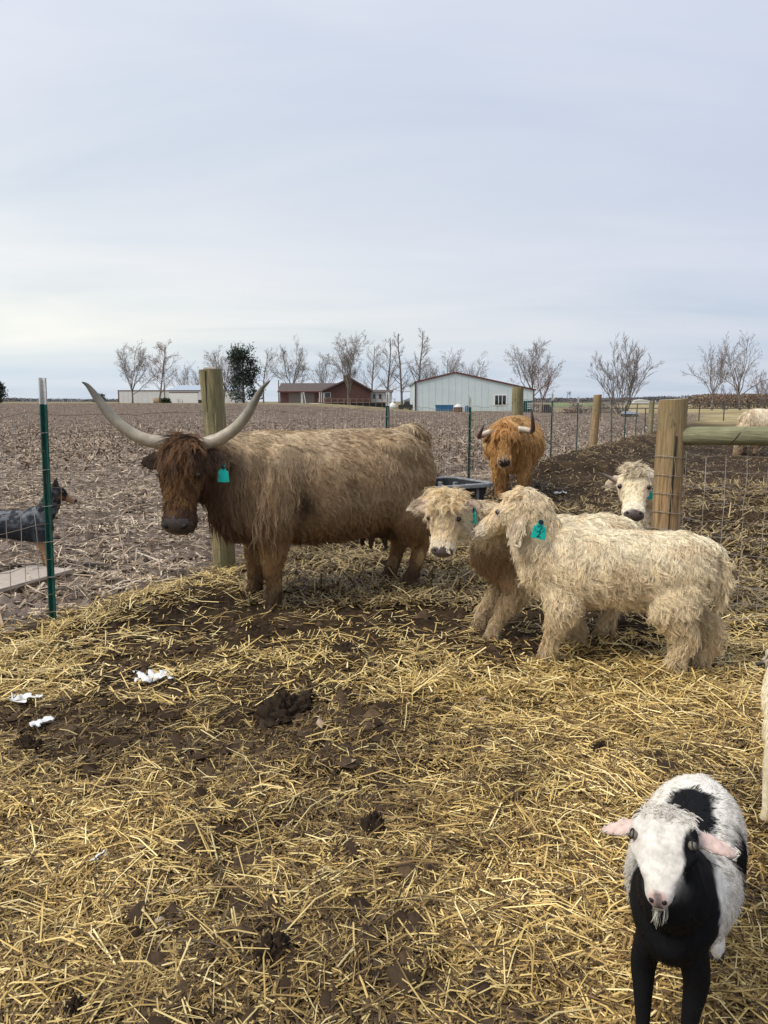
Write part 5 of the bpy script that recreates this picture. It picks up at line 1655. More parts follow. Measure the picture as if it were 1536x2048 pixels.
# dark pipe fence at the back of the pen
m_pipe = simple('dark_pipe', (0.035, 0.045, 0.045), (0.05, 0.055, 0.05), rough=0.55)
pf = thing('pipe_fence', 'low dark pipe fence with two rails far behind the gate post', 'fence', (23.65, 56, 0))
mb = MB()
for z_ in (.95, 1.27):
    mb.tube([(-8, 0, z_), (14, 0, z_)], .035, 6)
    mb.build('rail', m_pipe, pf); mb = MB()
for k in range(-4, 8):
    MB().tube([(k * 1.85, 0, -.1), (k * 1.85, 0, 1.30)], .04, 6).build('upright', m_pipe, pf)

# ------------------------------------------------------------------ feed trough
m_tub = simple('black_trough_plastic', (0.018, 0.02, 0.021), (0.035, 0.037, 0.038), scale=9, rough=0.7, spec=0.15)
m_rim = simple('worn_trough_rim', (0.26, 0.27, 0.28), (0.10, 0.105, 0.11), scale=14, rough=0.5)
RZ = .62
cb, cr = on_ground(904, 952, RZ), on_ground(998, 966, RZ)
sd_ = (cr - cb); wid = sd_.length * .93; sd_.normalize()
ln_ = Vector((-sd_.y, sd_.x, 0)); ln_ = ln_ if ln_.y < 0 else -ln_
LEN = 1.05
tr = thing('feed_trough', 'black rectangular feed trough with a worn grey rim behind the calves', 'trough', (cb.x, cb.y, lay1(cb.x, cb.y)), math.atan2(sd_.y, sd_.x))
ys = -1 if (Vector((-sd_.y, sd_.x, 0)).dot(ln_) < 0) else 1
def rrect(inset, z, r_=.09, n=5):
    x0, x1 = inset, wid - inset
    y0, y1 = inset, LEN - inset
    pts = []
    for cx_, cy_, a0_ in ((x1 - r_, y1 - r_, 0), (x0 + r_, y1 - r_, 90), (x0 + r_, y0 + r_, 180), (x1 - r_, y0 + r_, 270)):
        for k in range(n):
            a_ = R(a0_ + 90 * k / (n - 1))
            pts.append((cx_ + r_ * math.cos(a_), ys * (cy_ + r_ * math.sin(a_)), z))
    return pts
def loft(rings, closed_bottom=True):
    n = len(rings[0])
    V = [p for r__ in rings for p in r__]
    fs = []
    for i in range(len(rings) - 1):
        for k in range(n):
            fs.append((i * n + k, i * n + (k + 1) % n, (i + 1) * n + (k + 1) % n, (i + 1) * n + k))
    if closed_bottom:
        fs.append(tuple(range((len(rings) - 1) * n, len(rings) * n)))
    return V, fs
V, fs = loft([rrect(.03, RZ - .015), rrect(.05, .50), rrect(.075, .30), rrect(.08, .30), rrect(.12, .02), rrect(.13, .0)])
MB().add(V, fs).build('shell', m_tub, tr)
V, fs = loft([rrect(.032, RZ - .008), rrect(.06, .45), rrect(.11, .24), rrect(.15, .20)])
MB().add(V, fs).build('basin', m_tub, tr)
V, fs = loft([rrect(.03, RZ - .03), rrect(.03, RZ), rrect(.024, RZ + .008), rrect(.0, RZ + .008), rrect(-.008, RZ), rrect(-.008, RZ - .035), rrect(.02, RZ - .035)], False)
MB().add(V, fs).build('rim', m_rim, tr, bevel=.004)
for x_ in (.16, wid * .5, wid - .16):
    for y_, s_ in ((.03, 1), (LEN - .03, -1)):
        MB().box(x_ - .018, x_ + .018, min(ys * (y_ + s_ * .0), ys * (y_ + s_ * .06)), max(ys * (y_ + s_ * .0), ys * (y_ + s_ * .06)), .02, RZ - .04).build('rib', m_rim, tr, bevel=.006)
for y_ in (.2, LEN * .5, LEN - .2):
    for x_, s_ in ((.03, 1), (wid - .03, -1)):
        a_, b_ = x_, x_ + s_ * .06
        MB().box(min(a_, b_), max(a_, b_), min(ys * (y_ - .018), ys * (y_ + .018)), max(ys * (y_ - .018), ys * (y_ + .018)), .02, RZ - .04).build('rib', m_rim, tr, bevel=.006)

# ------------------------------------------------------------------ the sheet of board under the dog
m_ply = simple('weathered_board', (0.46, 0.40, 0.34), (0.34, 0.28, 0.23), scale=14, rough=0.8, stretch=(1, 3, 1), bump_d=0.003)
m_edge = simple('board_edge', (0.17, 0.12, 0.085), (0.11, 0.075, 0.05), scale=30, rough=0.9)
q1, q2, q3 = on_ground(146, 1138, .055), on_ground(84, 1130, .055), on_ground(0, 1178, .055)
e1 = (q3 - q1).normalized()
e2 = (q2 - q1); e2 -= e1 * e2.dot(e1); wd_ = max(e2.length, .3); e2.normalize()
bd = thing('board', 'weathered flat board lying on the mud under the dog', 'board', (q1.x, q1.y, 0), math.atan2(e1.y, e1.x))
sg = 1 if Vector((-e1.y, e1.x, 0)).dot(e2) > 0 else -1
zg = lay1(q1.x - .3, q1.y - .1) - .02
zb = min(zg, .0)
yy = sorted((0, sg * wd_ * 1.25))
MB().box(0, 2.3, yy[0], yy[1], .030, .055).build('face_sheet', m_ply, bd, bevel=.002)
MB().box(.004, 2.29, yy[0] + .004, yy[1] - .004, -.05, .0298).build('edge_frame', m_edge, bd)
# ------------------------------------------------------------------ farmstead across the field
m_barn = simple('pale_blue_steel', (0.56, 0.63, 0.63), (0.50, 0.575, 0.58), scale=.5, rough=0.5, spec=0.3)
m_maroon = simple('maroon_trim', (0.12, 0.035, 0.03), (0.09, 0.03, 0.026), rough=0.5)
m_white = simple('white_paint', (0.72, 0.72, 0.69), (0.62, 0.62, 0.60), rough=0.5)
m_glass = simple('dark_window', (0.015, 0.017, 0.02), (0.022, 0.025, 0.03), rough=0.08, spec=0.6)
m_roofb = simple('brown_shingles', (0.105, 0.080, 0.073), (0.085, 0.066, 0.060), scale=1.2, rough=0.85)
m_brick = simple('red_brick', (0.105, 0.053, 0.044), (0.08, 0.041, 0.034), scale=3, rough=0.85)
m_door = simple('taupe_door', (0.145, 0.115, 0.098), (0.12, 0.095, 0.08), rough=0.6)
m_deck = simple('grey_deck_wood', (0.26, 0.20, 0.15), (0.18, 0.135, 0.10), scale=3, rough=0.8)
m_bluem = simple('blue_steel', (0.035, 0.16, 0.30), (0.03, 0.12, 0.23), scale=2, rough=0.5)
m_teal = simple('dark_green_panels', (0.008, 0.065, 0.062), (0.006, 0.05, 0.048), rough=0.5)
m_rust = simple('rusty_steel', (0.16, 0.09, 0.055), (0.09, 0.05, 0.035), scale=5, rough=0.8)
m_greyroof = simple('blue_grey_roof', (0.36, 0.42, 0.49), (0.31, 0.37, 0.44), rough=0.5)
m_dark = simple('dark_tarp', (0.022, 0.022, 0.024), (0.035, 0.034, 0.033), rough=0.6)
m_offw = simple('off_white_siding', (0.60, 0.60, 0.57), (0.54, 0.54, 0.52), scale=1, rough=0.6)
m_bark = simple('grey_bark', (0.20, 0.17, 0.145), (0.135, 0.112, 0.095), scale=4, rough=0.9)
m_twig = simple('winter_twigs', (0.25, 0.21, 0.185), (0.18, 0.15, 0.132), scale=2, rough=0.9)
m_twig2 = simple('russet_twigs', (0.24, 0.135, 0.095), (0.17, 0.10, 0.075), scale=2, rough=0.9)
m_cedar = attr_mat('cedar_needles', rough=0.8)

def part(fn, name, mat, parent, **k):
    mb = MB(); fn(mb); return mb.build(name, mat, parent, **k)

# metal barn, gable towards the field
BY = 112.0
def bx(px): return at(px, 800, BY).x
def bzz(py): return at(800, py, BY).z
z0 = bzz(823) - .15
barn = thing('metal_barn', 'pale blue metal barn with maroon roof edge behind the stubble field', 'barn', (bx(831), BY, z0))
X = lambda px: bx(px) - bx(831)
Z = lambda py: bzz(py) - z0
eaveL, apex, eaveR = (0, Z(765)), (X(910), Z(746)), (X(1067), Z(780.5))
part(lambda m: m.prism([(0, 0), eaveL, apex, eaveR, (eaveR[0], 0)], 0, 24), 'wall', m_barn, barn)
def roofslab(a_, b_):
    d = Vector((b_[0] - a_[0], 0, b_[1] - a_[1])); L_ = d.length; d.normalize(); n_ = Vector((-d.z, 0, d.x))
    A0 = Vector((a_[0], 0, a_[1])); B0 = Vector((b_[0], 0, b_[1]))
    q = [A0 + n_ * .02, B0 + n_ * .02, B0 + n_ * .16, A0 + n_ * .16]
    part(lambda m: m.prism([(p.x, p.z) for p in q], -.12, 24.2), 'roof', m_greyroof, barn)
    q = [A0 - n_ * .02, B0 - n_ * .02, B0 + n_ * .20, A0 + n_ * .20]
    part(lambda m: m.prism([(p.x, p.z) for p in q], -.2, -.125), 'roof_trim', m_maroon, barn)
roofslab((-.25, eaveL[1] - .07), apex); roofslab(apex, (eaveR[0] + .3, eaveR[1] - .05))
part(lambda m: m.box(-.12, .10, -.16, -.004, 0, eaveL[1] - .05), 'corner_trim', m_maroon, barn)
part(lambda m: m.box(eaveR[0] - .08, eaveR[0] + .1, -.16, -.004, 0, eaveR[1] - .05), 'corner_trim', m_maroon, barn)
def roofline(x):
    return np.interp(x, [0, apex[0], eaveR[0]], [eaveL[1], apex[1], eaveR[1]])
for k in range(1, 19):
    x_ = k * .98
    if X(988) - .1 < x_ < X(1013) + .1:
        continue
    part(lambda m: m.box(x_ - .03, x_ + .03, -.03, -.001, .1, roofline(x_) - .06), 'wall_rib', m_barn, barn)
w = part(lambda m: m.box(X(987), X(1014), -.06, -.002, Z(811), Z(789)), 'window', m_white, barn)
for a_, b_ in ((990, 996), (997.5, 1003.5), (1005, 1011.5)):
    part(lambda m: m.box(X(a_), X(b_), -.075, -.0605, Z(809.5), Z(791)), 'pane', m_glass, w)
part(lambda m: m.box(0, eaveR[0], -.05, -.003, 0, .22), 'base_strip', m_deck, barn)

tagp = lambda n_, l_, c_, px, py, Y, g=None, rz=0: thing(n_, l_, c_, (at(px, py, Y).x, Y, at(px, py, Y).z - .12), rz, g)
mpp = lambda Y: Y / F_PX
# things standing along the barn
o = tagp('dumpster', 'blue steel dumpster standing in front of the pale barn', 'dumpster', 873, 823, 104)
s = mpp(104)
part(lambda m: m.prism([(0, .15), (-.1, .95), (2.35, .95), (2.25, .15)], 0, 1.5), 'bin', m_bluem, o)
part(lambda m: m.box(-.15, 2.4, -.05, 1.55, .96, 1.03), 'lid', m_bluem, o)
for k in range(5):
    part(lambda m: m.box(.15 + k * .5, .23 + k * .5, -.06, -.002, .16, .94), 'rib', m_bluem, o)
o = tagp('round_tank', 'squat rusty tank with a pale conical lid beside the blue dumpster', 'tank', 916, 824, 103)
part(lambda m: m.lathe([(.5, 0), (.62, .1), (.62, .72), (.56, .80)], 14), 'drum', m_rust, o)
part(lambda m: m.lathe([(.60, .801), (.52, .95), (.3, 1.12), (.1, 1.2), (.08, 1.3)], 14), 'lid', m_offw, o)
for s_ in (-1, 1):
    part(lambda m: m.tube([(s_ * .64, 0, .3), (s_ * .75, 0, .5), (s_ * .64, 0, .7)], .03, 5), 'handle', m_rust, o)
o = tagp('blue_barrel', 'small blue barrel standing right of the squat tank', 'barrel', 934, 823, 103)
part(lambda m: m.lathe([(.27, 0), (.30, .1), (.29, .3), (.31, .45), (.29, .6), (.30, .8), (.26, .88)], 12), 'drum', m_bluem, o)
part(lambda m: m.lathe([(.26, .881), (.24, .91)], 12), 'lid', m_dark, o)
o = tagp('plank_pile', 'low pile of pale planks on the ground before the barn', 'planks', 948, 823.5, 104)
for k in range(6):
    part(lambda m: m.box(k % 2 * .2, 3.0 + k % 3 * .3, (k // 3) * .3 + (k % 3) * .32, (k // 3) * .3 + (k % 3) * .32 + .28, .02 + (k // 3) * .07, .075 + (k // 3) * .07), 'plank', m_deck, o)
o = tagp('leaning_board', 'narrow board leaning on the barn below its window', 'board', 995, 822, 111)
part(lambda m: m.tube([(-.2, -.3, 0), (.35, .80, 1.6)], .05, 4), 'stick', m_deck, o)

o = tagp('livestock_crate', 'dark green slatted livestock crate standing by the barn corner', 'crate', 1034, 823, 100)
part(lambda m: (m.box(0, 2.2, 0, .06, 0, .12), m.box(0, 2.2, 0, .06, 1.42, 1.55), m.box(0, .1, 0, .06, .12, 1.42), m.box(1.22, 1.34, 0, .06, .12, 1.42), m.box(2.1, 2.2, 0, .06, .12, 1.42)), 'frame', m_teal, o)
part(lambda m: m.box(.02, 2.18, .7, .76, 0, 1.5), 'back_panel', m_teal, o)
for k in range(6):
    part(lambda m: m.box(.1, 1.22, .0, .05, .28 + k * .19, .36 + k * .19), 'slat', m_teal, o)
for k in range(4):
    part(lambda m: m.box(1.34, 2.1, .0, .05, .5 + k * .22, .60 + k * .22), 'slat', m_offw, o)
o = tagp('wooden_gate', 'small weathered wooden gate holding a dark board near the crate', 'gate', 1063, 824, 98)
for x_ in (0, 1.25):
    part(lambda m: m.box(x_ - .05, x_ + .05, 0, .1, -.1, 1.15), 'post', m_deck, o)
for z_ in (.08, 1.05):
    part(lambda m: m.box(.05, 1.2, .02, .08, z_, z_ + .09), 'rail', m_deck, o)
bdp = part(lambda m: m.box(.25, 1.05, .03, .07, .18, 1.0), 'board', m_rust, o)
part(lambda m: (m.box(.4, .9, .012, .029, .72, .80), m.box(.4, .48, .012, .029, .36, .715), m.box(.485, .9, .012, .029, .36, .43), m.box(.82, .9, .012, .029, .435, .6), m.box(.6, .815, .012, .029, .54, .6)), 'painted_mark', m_offw, bdp)
o = tagp('covered_cart', 'black covered cart with a sloping hood right of the wooden gate', 'cart', 1087, 825, 97)
part(lambda m: m.prism([(0, .1), (.08, 1.15), (.75, 1.15), (1.35, .1)], 0, 1.2), 'hood', m_dark, o)
for x_ in (.25, 1.0):
    part(lambda m: m.tube([(x_, -.07, .22), (x_, -.01, .22)], .22, 10), 'wheel', m_tblack, o)

# heaps of brush and old timber behind the lane
def brush(name, label, px, py, Y, wid_, hgt, mat, n, seed):
    rr = np.random.default_rng(seed)
    c = at(px, py, Y)
    o = thing(name, label, 'brush heap', (c.x, Y, c.z - .1), 0, 'heaps of brush and timber')
    for q in range(3):
        mb = MB()
        for k in range(n // 3):
            x_ = rr.normal(0, wid_ * .32); top = hgt * max(.1, 1 - (abs(x_) / wid_) * 1.5)
            p = Vector((x_, rr.normal(0, wid_ * .2), rr.random() * top))
            a_ = rr.random() * 6.28; tl_ = rr.normal(0, .45); L_ = .4 + rr.random() * 1.1
            d = Vector((math.cos(a_) * math.cos(tl_), math.sin(a_) * math.cos(tl_), math.sin(tl_))) * L_ * .5
            mb.tube([p - d, p + Vector((0, 0, .06)), p + d], .02 + rr.random() * .035, 3, False)
        tag(mb.build('branches', mat[q % len(mat)], o), kind='stuff')
    for k in range(4):
        x_ = rr.normal(0, wid_ * .25)
        part(lambda m: m.tube([(x_ - .9, rr.normal(0, .4), .2 + .1 * k), (x_ + .9, rr.normal(0, .4), .25 + hgt * .6 * rr.random())], .07, 6), 'log', m_deck, o)
brush('brush_pile', 'tan heap of broken timber beyond the steel posts', 1150, 826, 92, 2.4, 1.4, [m_deck, m_twig2, m_bark], 150, 1)
brush('brush_pile', 'dark tangle of brush right behind the leaning wooden post', 1200, 826, 94, 3.0, 1.5, [m_bark, m_twig], 210, 2)
brush('brush_pile', 'low dark heap of branches near the insulator post', 1232, 828, 92, 2.2, .9, [m_bark, m_twig], 120, 3)
o = tagp('flat_wagon', 'small flat wagon with a pale bed parked beyond the many stemmed tree', 'wagon', 1247, 834, 72, rz=R(-12))
part(lambda m: m.box(0, 1.3, 0, 2.2, .42, .62), 'bed', m_greyroof, o)
part(lambda m: m.box(.02, 1.28, .02, 2.15, .05, .40), 'chassis', m_dark, o)
for x_, y_ in ((-.09, .3), (1.31, .3), (-.09, 1.7), (1.31, 1.7)):
    part(lambda m: m.tube([(x_, y_, .2), (x_ + .08, y_, .2)], .2, 10), 'wheel', m_tblack, o)

# white tank, pickup and shed between house and barn
o = tagp('propane_tank', 'white round gas tank standing between the brick house and the barn', 'tank', 785, 819, 118)
part(lambda m: m.lathe([(.08, .0), (.5, .12), (.62, .4), (.62, .75), (.5, 1.0), (.2, 1.14), (.12, 1.3), (.02, 1.31)], 16), 'vessel', m_white, o, smooth_shade=True)
for s_ in (-1, 1):
    part(lambda m: m.box(s_ * .35 - .06, s_ * .35 + .06, -.3, .3, -.15, .2), 'foot', m_deck, o)
o = tagp('pickup_truck', 'dark pickup truck parked beside the white gas tank', 'pickup', 797, 820, 122)
part(lambda m: m.prism([(0, .35), (0, .95), (1.0, 1.0), (1.05, 1.0), (2.3, 1.0), (2.3, .35)], 0, 1.8), 'body', m_dark, o, bevel=.04)
part(lambda m: m.prism([(.75, 1.001), (1.05, 1.5), (1.75, 1.5), (1.95, 1.001)], .1, 1.7), 'cab', m_glass, o, bevel=.03)
for x_ in (.45, 1.85):
    for y_ in (-.03, 1.65):
        part(lambda m: m.tube([(x_, y_, .33), (x_, y_ + .18, .33)], .33, 12), 'wheel', m_tblack, o)
o = tagp('shed', 'small white shed with a grey roof tucked left of the barn', 'shed', 808, 820, 150)
part(lambda m: m.box(0, 3.4, 0, 4, 0, 2.0), 'wall', m_offw, o)
part(lambda m: m.prism([(-.2, 2.001), (1.7, 2.75), (3.6, 2.001)], -.2, 4.2), 'roof', m_greyroof, o)
part(lambda m: m.box(.9, 1.8, -.04, -.002, .05, 1.8), 'door', m_white, o)

# brick house
HY = 140.0
hxp = lambda px: at(px, 800, HY).x - at(558, 800, HY).x
hz0 = at(600, 807, HY).z - .1
hzp = lambda py: at(600, py, HY).z - hz0
house = thing('brick_house', 'long red brick house with brown roof, garage doors and a deck', 'house', (at(558, 800, HY).x, HY, hz0))
e_, r_z = hzp(783.5), hzp(765)
part(lambda m: m.box(hxp(560), hxp(662), 0, 9, -.6, e_ - .02), 'wall', m_brick, house)
def roof_pitch(m, x0, x1, y0, y1, ze, zr):
    ym = (y0 + y1) / 2
    m.add([(x0, y0, ze), (x1, y0, ze), (x1, y1, ze), (x0, y1, ze), (x0, ym, zr), (x1, ym, zr)], [(0, 1, 5, 4), (2, 3, 4, 5), (0, 4, 3), (1, 2, 5), (3, 2, 1, 0)])
part(lambda m: roof_pitch(m, hxp(556), hxp(700), -.7, 9.5, e_, r_z), 'roof', m_roofb, house)
part(lambda m: m.box(hxp(556), hxp(666), -.78, -.705, e_ - .12, e_ + .1), 'gutter', m_maroon, house)
for a_, b_ in ((577.5, 602), (605, 629)):
    d_ = part(lambda m: m.box(hxp(a_), hxp(b_), -.05, -.003, 0, hzp(786)), 'garage_door', m_door, house)
    for k in range(1, 4):
        part(lambda m: m.box(hxp(a_) + .05, hxp(b_) - .05, -.075, -.0505, k * hzp(786) / 4 - .03, k * hzp(786) / 4 + .03), 'panel_rail', m_door, d_)
part(lambda m: m.box(hxp(604) - .2, hxp(604) + .2, -.10, -.003, 0, e_ - .05), 'pier', m_offw, house)
# cross gable with the chimney
ga = hzp(759)
part(lambda m: m.prism([(hxp(649), -.8), (hxp(649), hzp(783)), (hxp(702), ga), (hxp(742), hzp(781)), (hxp(742), -.8)], -1.6, 8), 'wall', m_brick, house)
for a_, b_ in (((646, 783.5), (702, 758.5)), ((702, 758.5), (744, 782.5))):
    p_, q_ = (hxp(a_[0]), hzp(a_[1])), (hxp(b_[0]), hzp(b_[1]))
    part(lambda m: m.prism([p_, q_, (q_[0], q_[1] + .3), (p_[0], p_[1] + .3)], -2.2, 8.3), 'roof', m_roofb, house)
ch_ = part(lambda m: m.box(hxp(686), hxp(697), 1.5, 2.6, ga - 1, hzp(751)), 'chimney', m_rust, house)
part(lambda m: m.box(hxp(685.5), hxp(697.5), 1.4, 2.7, hzp(751) + .002, hzp(750)), 'cap', m_rust, ch_)
w_ = part(lambda m: m.box(hxp(650), hxp(663), -1.66, -1.605, hzp(796), hzp(785)), 'window', m_offw, house)
part(lambda m: m.box(hxp(651), hxp(662), -1.69, -1.665, hzp(795.4), hzp(785.6)), 'pane', m_glass, w_)
part(lambda m: m.box(hxp(742), hxp(784), 0, 7, -1.2, hzp(784.5)), 'wing_wall', m_offw, house)
part(lambda m: roof_pitch(m, hxp(740), hxp(787), -.5, 7.5, hzp(784), hzp(779)), 'wing_roof', m_roofb, house)
for a_, b_ in ((745, 752), (757, 764), (770, 779)):
    w_ = part(lambda m: m.box(hxp(a_), hxp(b_), -.06, -.003, hzp(799), hzp(787)), 'window', m_white, house)
    part(lambda m: m.box(hxp(a_ + .8), hxp(b_ - .8), -.09, -.065, hzp(798), hzp(788)), 'pane', m_glass, w_)
dk = part(lambda m: m.box(hxp(641), hxp(790), -5.2, -2.25, hzp(805.5), hzp(804)), 'deck', m_deck, house)
part(lambda m: m.box(hxp(642), hxp(789), -5.0, -4.95, hzp(805.7) - 1.6, hzp(805.7)), 'deck_skirt', m_dark, house)  # dark upright sheet filling the space below the deck
part(lambda m: m.box(hxp(641), hxp(790), -5.22, -5.12, hzp(798.4), hzp(797.6)), 'handrail', m_deck, house)
for k in range(13):
    xk = hxp(642) + k * (hxp(789) - hxp(642)) / 12
    part(lambda m: m.box(xk - .06, xk + .06, -5.35, -5.23, hzp(814) if k > 4 else hzp(809), hzp(797.2)), 'deck_post', m_deck, house)
for px in (640, 643.5, 647.5):
    part(lambda m: m.box(hxp(px) - .07, hxp(px) + .07, -1.0, -.85, 0, e_ - .13), 'porch_post', m_offw, house)
part(lambda m: m.tube([(hxp(614), -2.2, 0), (hxp(610), -2.1, 2.2)], .07, 5), 'leaning_ladder', m_offw, house)
# gravel drive up to the garage doors
gv = []
xs = np.linspace(at(545, 810, 137).x, at(652, 810, 137).x, 24); ysg = np.linspace(125.5, 139.6, 10)
for y_ in ysg:
    for x_ in xs:
        gv.append((x_ + (y_ - 132) * .15 * math.sin(x_), y_, lay1(x_, y_) + .03))
fs = [(j * 24 + i, j * 24 + i + 1, (j + 1) * 24 + i + 1, (j + 1) * 24 + i) for j in range(9) for i in range(23)]
tag(link('gravel_drive', new_mesh('gravel_drive', gv, fs, True), simple('pale_gravel', (0.50, 0.46, 0.41), (0.40, 0.36, 0.32), scale=6, rough=0.9)), kind='structure')

# long white shed on the left
WY = 185.0
wx = lambda px: at(px, 800, WY).x - at(237, 800, WY).x
wz0 = at(300, 806.5, WY).z - .15
wz = lambda py: at(300, py, WY).z - wz0
o = thing('machine_shed', 'long low white machine shed with a blue grey roof on the left', 'shed', (at(237, 800, WY).x, WY, wz0))
part(lambda m: m.box(0, wx(470), 0, 14, -.3, wz(781.2)), 'wall', m_offw, o)
part(lambda m: m.box(-.1, wx(470), -.1, -.004, wz(781.8), wz(780.4)), 'eave_trim', m_maroon, o)
part(lambda m: m.box(-.06, .12, -.08, -.003, 0, wz(781.9)), 'corner_trim', m_maroon, o)
part(lambda m: m.add([(wx(336), 0, wz(780.3)), (wx(470), 0, wz(780.3)), (wx(470), 7, wz(769)), (wx(346), 7, wz(769)), (wx(470), 14, wz(780.3)), (wx(336), 14, wz(780.3))], [(0, 1, 2, 3), (3, 2, 4, 5), (0, 3, 5), (1, 4, 2), (0, 5, 4, 1)]), 'roof', m_greyroof, o)
part(lambda m: m.box(wx(340), wx(396), -.05, -.003, 0, wz(785)), 'sliding_door', m_white, o)
part(lambda m: m.box(wx(339), wx(397), -.1, -.052, wz(785.5), wz(784)), 'door_track', m_rust, o)
for k in range(1, 11):
    part(lambda m: m.box(wx(237 + k * 9.6) - .04, wx(237 + k * 9.6) + .04, -.03, -.002, 0, wz(782)), 'wall_rib', m_offw, o)

# ------------------------------------------------------------------ trees
def sweep(segs, n=3):
    """segs: list of (p0, p1, r0, r1) -> verts, quads"""
    S_ = np.array([[*a_, *b_, r0, r1] for a_, b_, r0, r1 in segs])
    p0, p1, r0, r1 = S_[:, :3], S_[:, 3:6], S_[:, 6], S_[:, 7]
    d = unit(p1 - p0)
    ref = np.where(np.abs(d[:, 2:3]) > .9, v3(1, 0, 0), v3(0, 0, 1))
    a_ = unit(np.cross(d, ref)); b_ = np.cross(d, a_)
    V = np.zeros((len(S_), 2 * n, 3))
    for k in range(n):
        o_ = a_ * math.cos(6.2832 * k / n) + b_ * math.sin(6.2832 * k / n)
        V[:, k] = p0 + o_ * r0[:, None]; V[:, n + k] = p1 + o_ * r1[:, None]
    q = np.array([(k, (k + 1) % n, n + (k + 1) % n, n + k) for k in range(n)])
    Fq = (np.arange(len(S_)) * 2 * n)[:, None, None] + q[None]
    return V.reshape(-1, 3), Fq.reshape(-1, 4)

def bare_tree(name, label, px, pt, pb, wid_px, Y, style, seed, twig=None, group='bare winter trees round the farm', dens=1.0, rmin=.0125):
    rr = np.random.default_rng(seed)
    b0 = at(px, pb, Y); top = at(px, pt, Y)
    H_ = top.z - b0.z; sp_ = wid_px * mpp(Y) / 2
    root = thing(name, label, 'tree', (b0.x, Y, b0.z - .15), 0, group)
    low, high = [], []
    def limb(p, d, L_, r_, lev):
        n = 5 if lev < 2 else 3
        pts = [p]
        dd = d.copy()
        for i in range(n):
            wob = .10 if lev == 0 else .20
            dd = unit(dd + rr.normal(0, wob, 3) + v3(0, 0, .10 if lev else .05))
            q = pts[-1] + dd * (L_ / n)
            ra, rb = r_ * (1 - .72 * i / n), r_ * (1 - .72 * (i + 1) / n)
            (low if lev <= 1 and (r_ > .07 or style == 'multi') else high).append((pts[-1], q, max(ra, rmin), max(rb, rmin)))
            pts.append(q)
        return pts
    def child_dir(d, ang):
        ax = unit(np.cross(d, rr.normal(0, 1, 3)))
        return unit(d * math.cos(ang) + ax * math.sin(ang))
    def spread(pts, L_, r_, lev, maxlev, nch, ang, start=.25):
        if lev >= maxlev:
            return
        for k in range(nch):
            u = start + (1 - start) * (k + rr.random()) / nch
            i = min(int(u * (len(pts) - 1)), len(pts) - 2); f_ = u * (len(pts) - 1) - i
            p = pts[i] * (1 - f_) + pts[i + 1] * f_
            d = unit(pts[i + 1] - pts[i])
            cl = L_ * (.30 + .35 * rr.random()) * (1.15 - .55 * u)
            c = limb(p, child_dir(d, ang * (.7 + .6 * rr.random())), cl, max(r_ * .45 * (1.05 - .6 * u), rmin), lev)
            spread(c, cl, r_ * .45, lev + 1, maxlev, max(3, int(nch * (.75 if lev < 2 else .6))), ang, .15)
    tr_r = max(.08, H_ * .0175)
    if style == 'vase':
        t0 = limb(v3(0, 0, 0), v3(0, 0, 1), H_ * .26, tr_r * 1.15, 0)
        nl = 9
        for k in range(nl):
            a_ = 6.283 * (k + rr.random() * .6) / nl
            tilt = .12 + .62 * ((k * 0.618) % 1.0)
            L_ = H_ * (.74 - .22 * tilt)
            wx_ = sp_ / (H_ * .40)
            c = limb(t0[-1 - (k % 3)], unit(v3(math.sin(tilt) * math.cos(a_) * wx_, math.sin(tilt) * math.sin(a_) * wx_, math.cos(tilt))), L_, tr_r * .40, 1)
            spread(c, L_ * .66, tr_r * .25, 2, 5, int(12 * dens), .66, .2)
    elif style == 'leader':
        t0 = limb(v3(0, 0, 0), v3(0, 0, 1), H_, tr_r, 0)
        for k in range(int(26 * dens)):
            u = .16 + .80 * (k + rr.random()) / (26 * dens)
            i = min(int(u * 5), 4); f_ = u * 5 - i
            p = t0[i] * (1 - f_) + t0[i + 1] * f_
            a_ = rr.random() * 6.283
            L_ = sp_ * (1.25 - .95 * u) * (.8 + .4 * rr.random()) * 1.6
            c = limb(p, unit(v3(math.cos(a_), math.sin(a_), .45 + .5 * u)), L_, tr_r * .34 * (1.1 - .7 * u), 1)
            spread(c, L_ * .8, tr_r * .25, 2, 4, int(9 * dens), .6)
    else:  # many stems from the ground
        for k in range(int(22 * dens)):
            a_ = rr.random() * 6.283; tilt = .04 + .30 * rr.random()
            L_ = H_ * (.75 + .28 * rr.random())
            c = limb(v3(.35 * math.cos(a_), .35 * math.sin(a_), 0), unit(v3(math.tan(tilt) * math.cos(a_) * 1.5, math.tan(tilt) * math.sin(a_), 1)), L_, tr_r * .34, 1)
            spread(c, L_ * .42, tr_r * .22, 2, 4, int(12 * dens), .42, .3)
    V, Fq = sweep(low, 5)
    link('trunk', new_mesh('trunk', V, Fq), m_bark, root)
    V, Fq = sweep(high, 3)
    link('crown', new_mesh('crown', V, Fq), twig or m_twig, root)
    return root
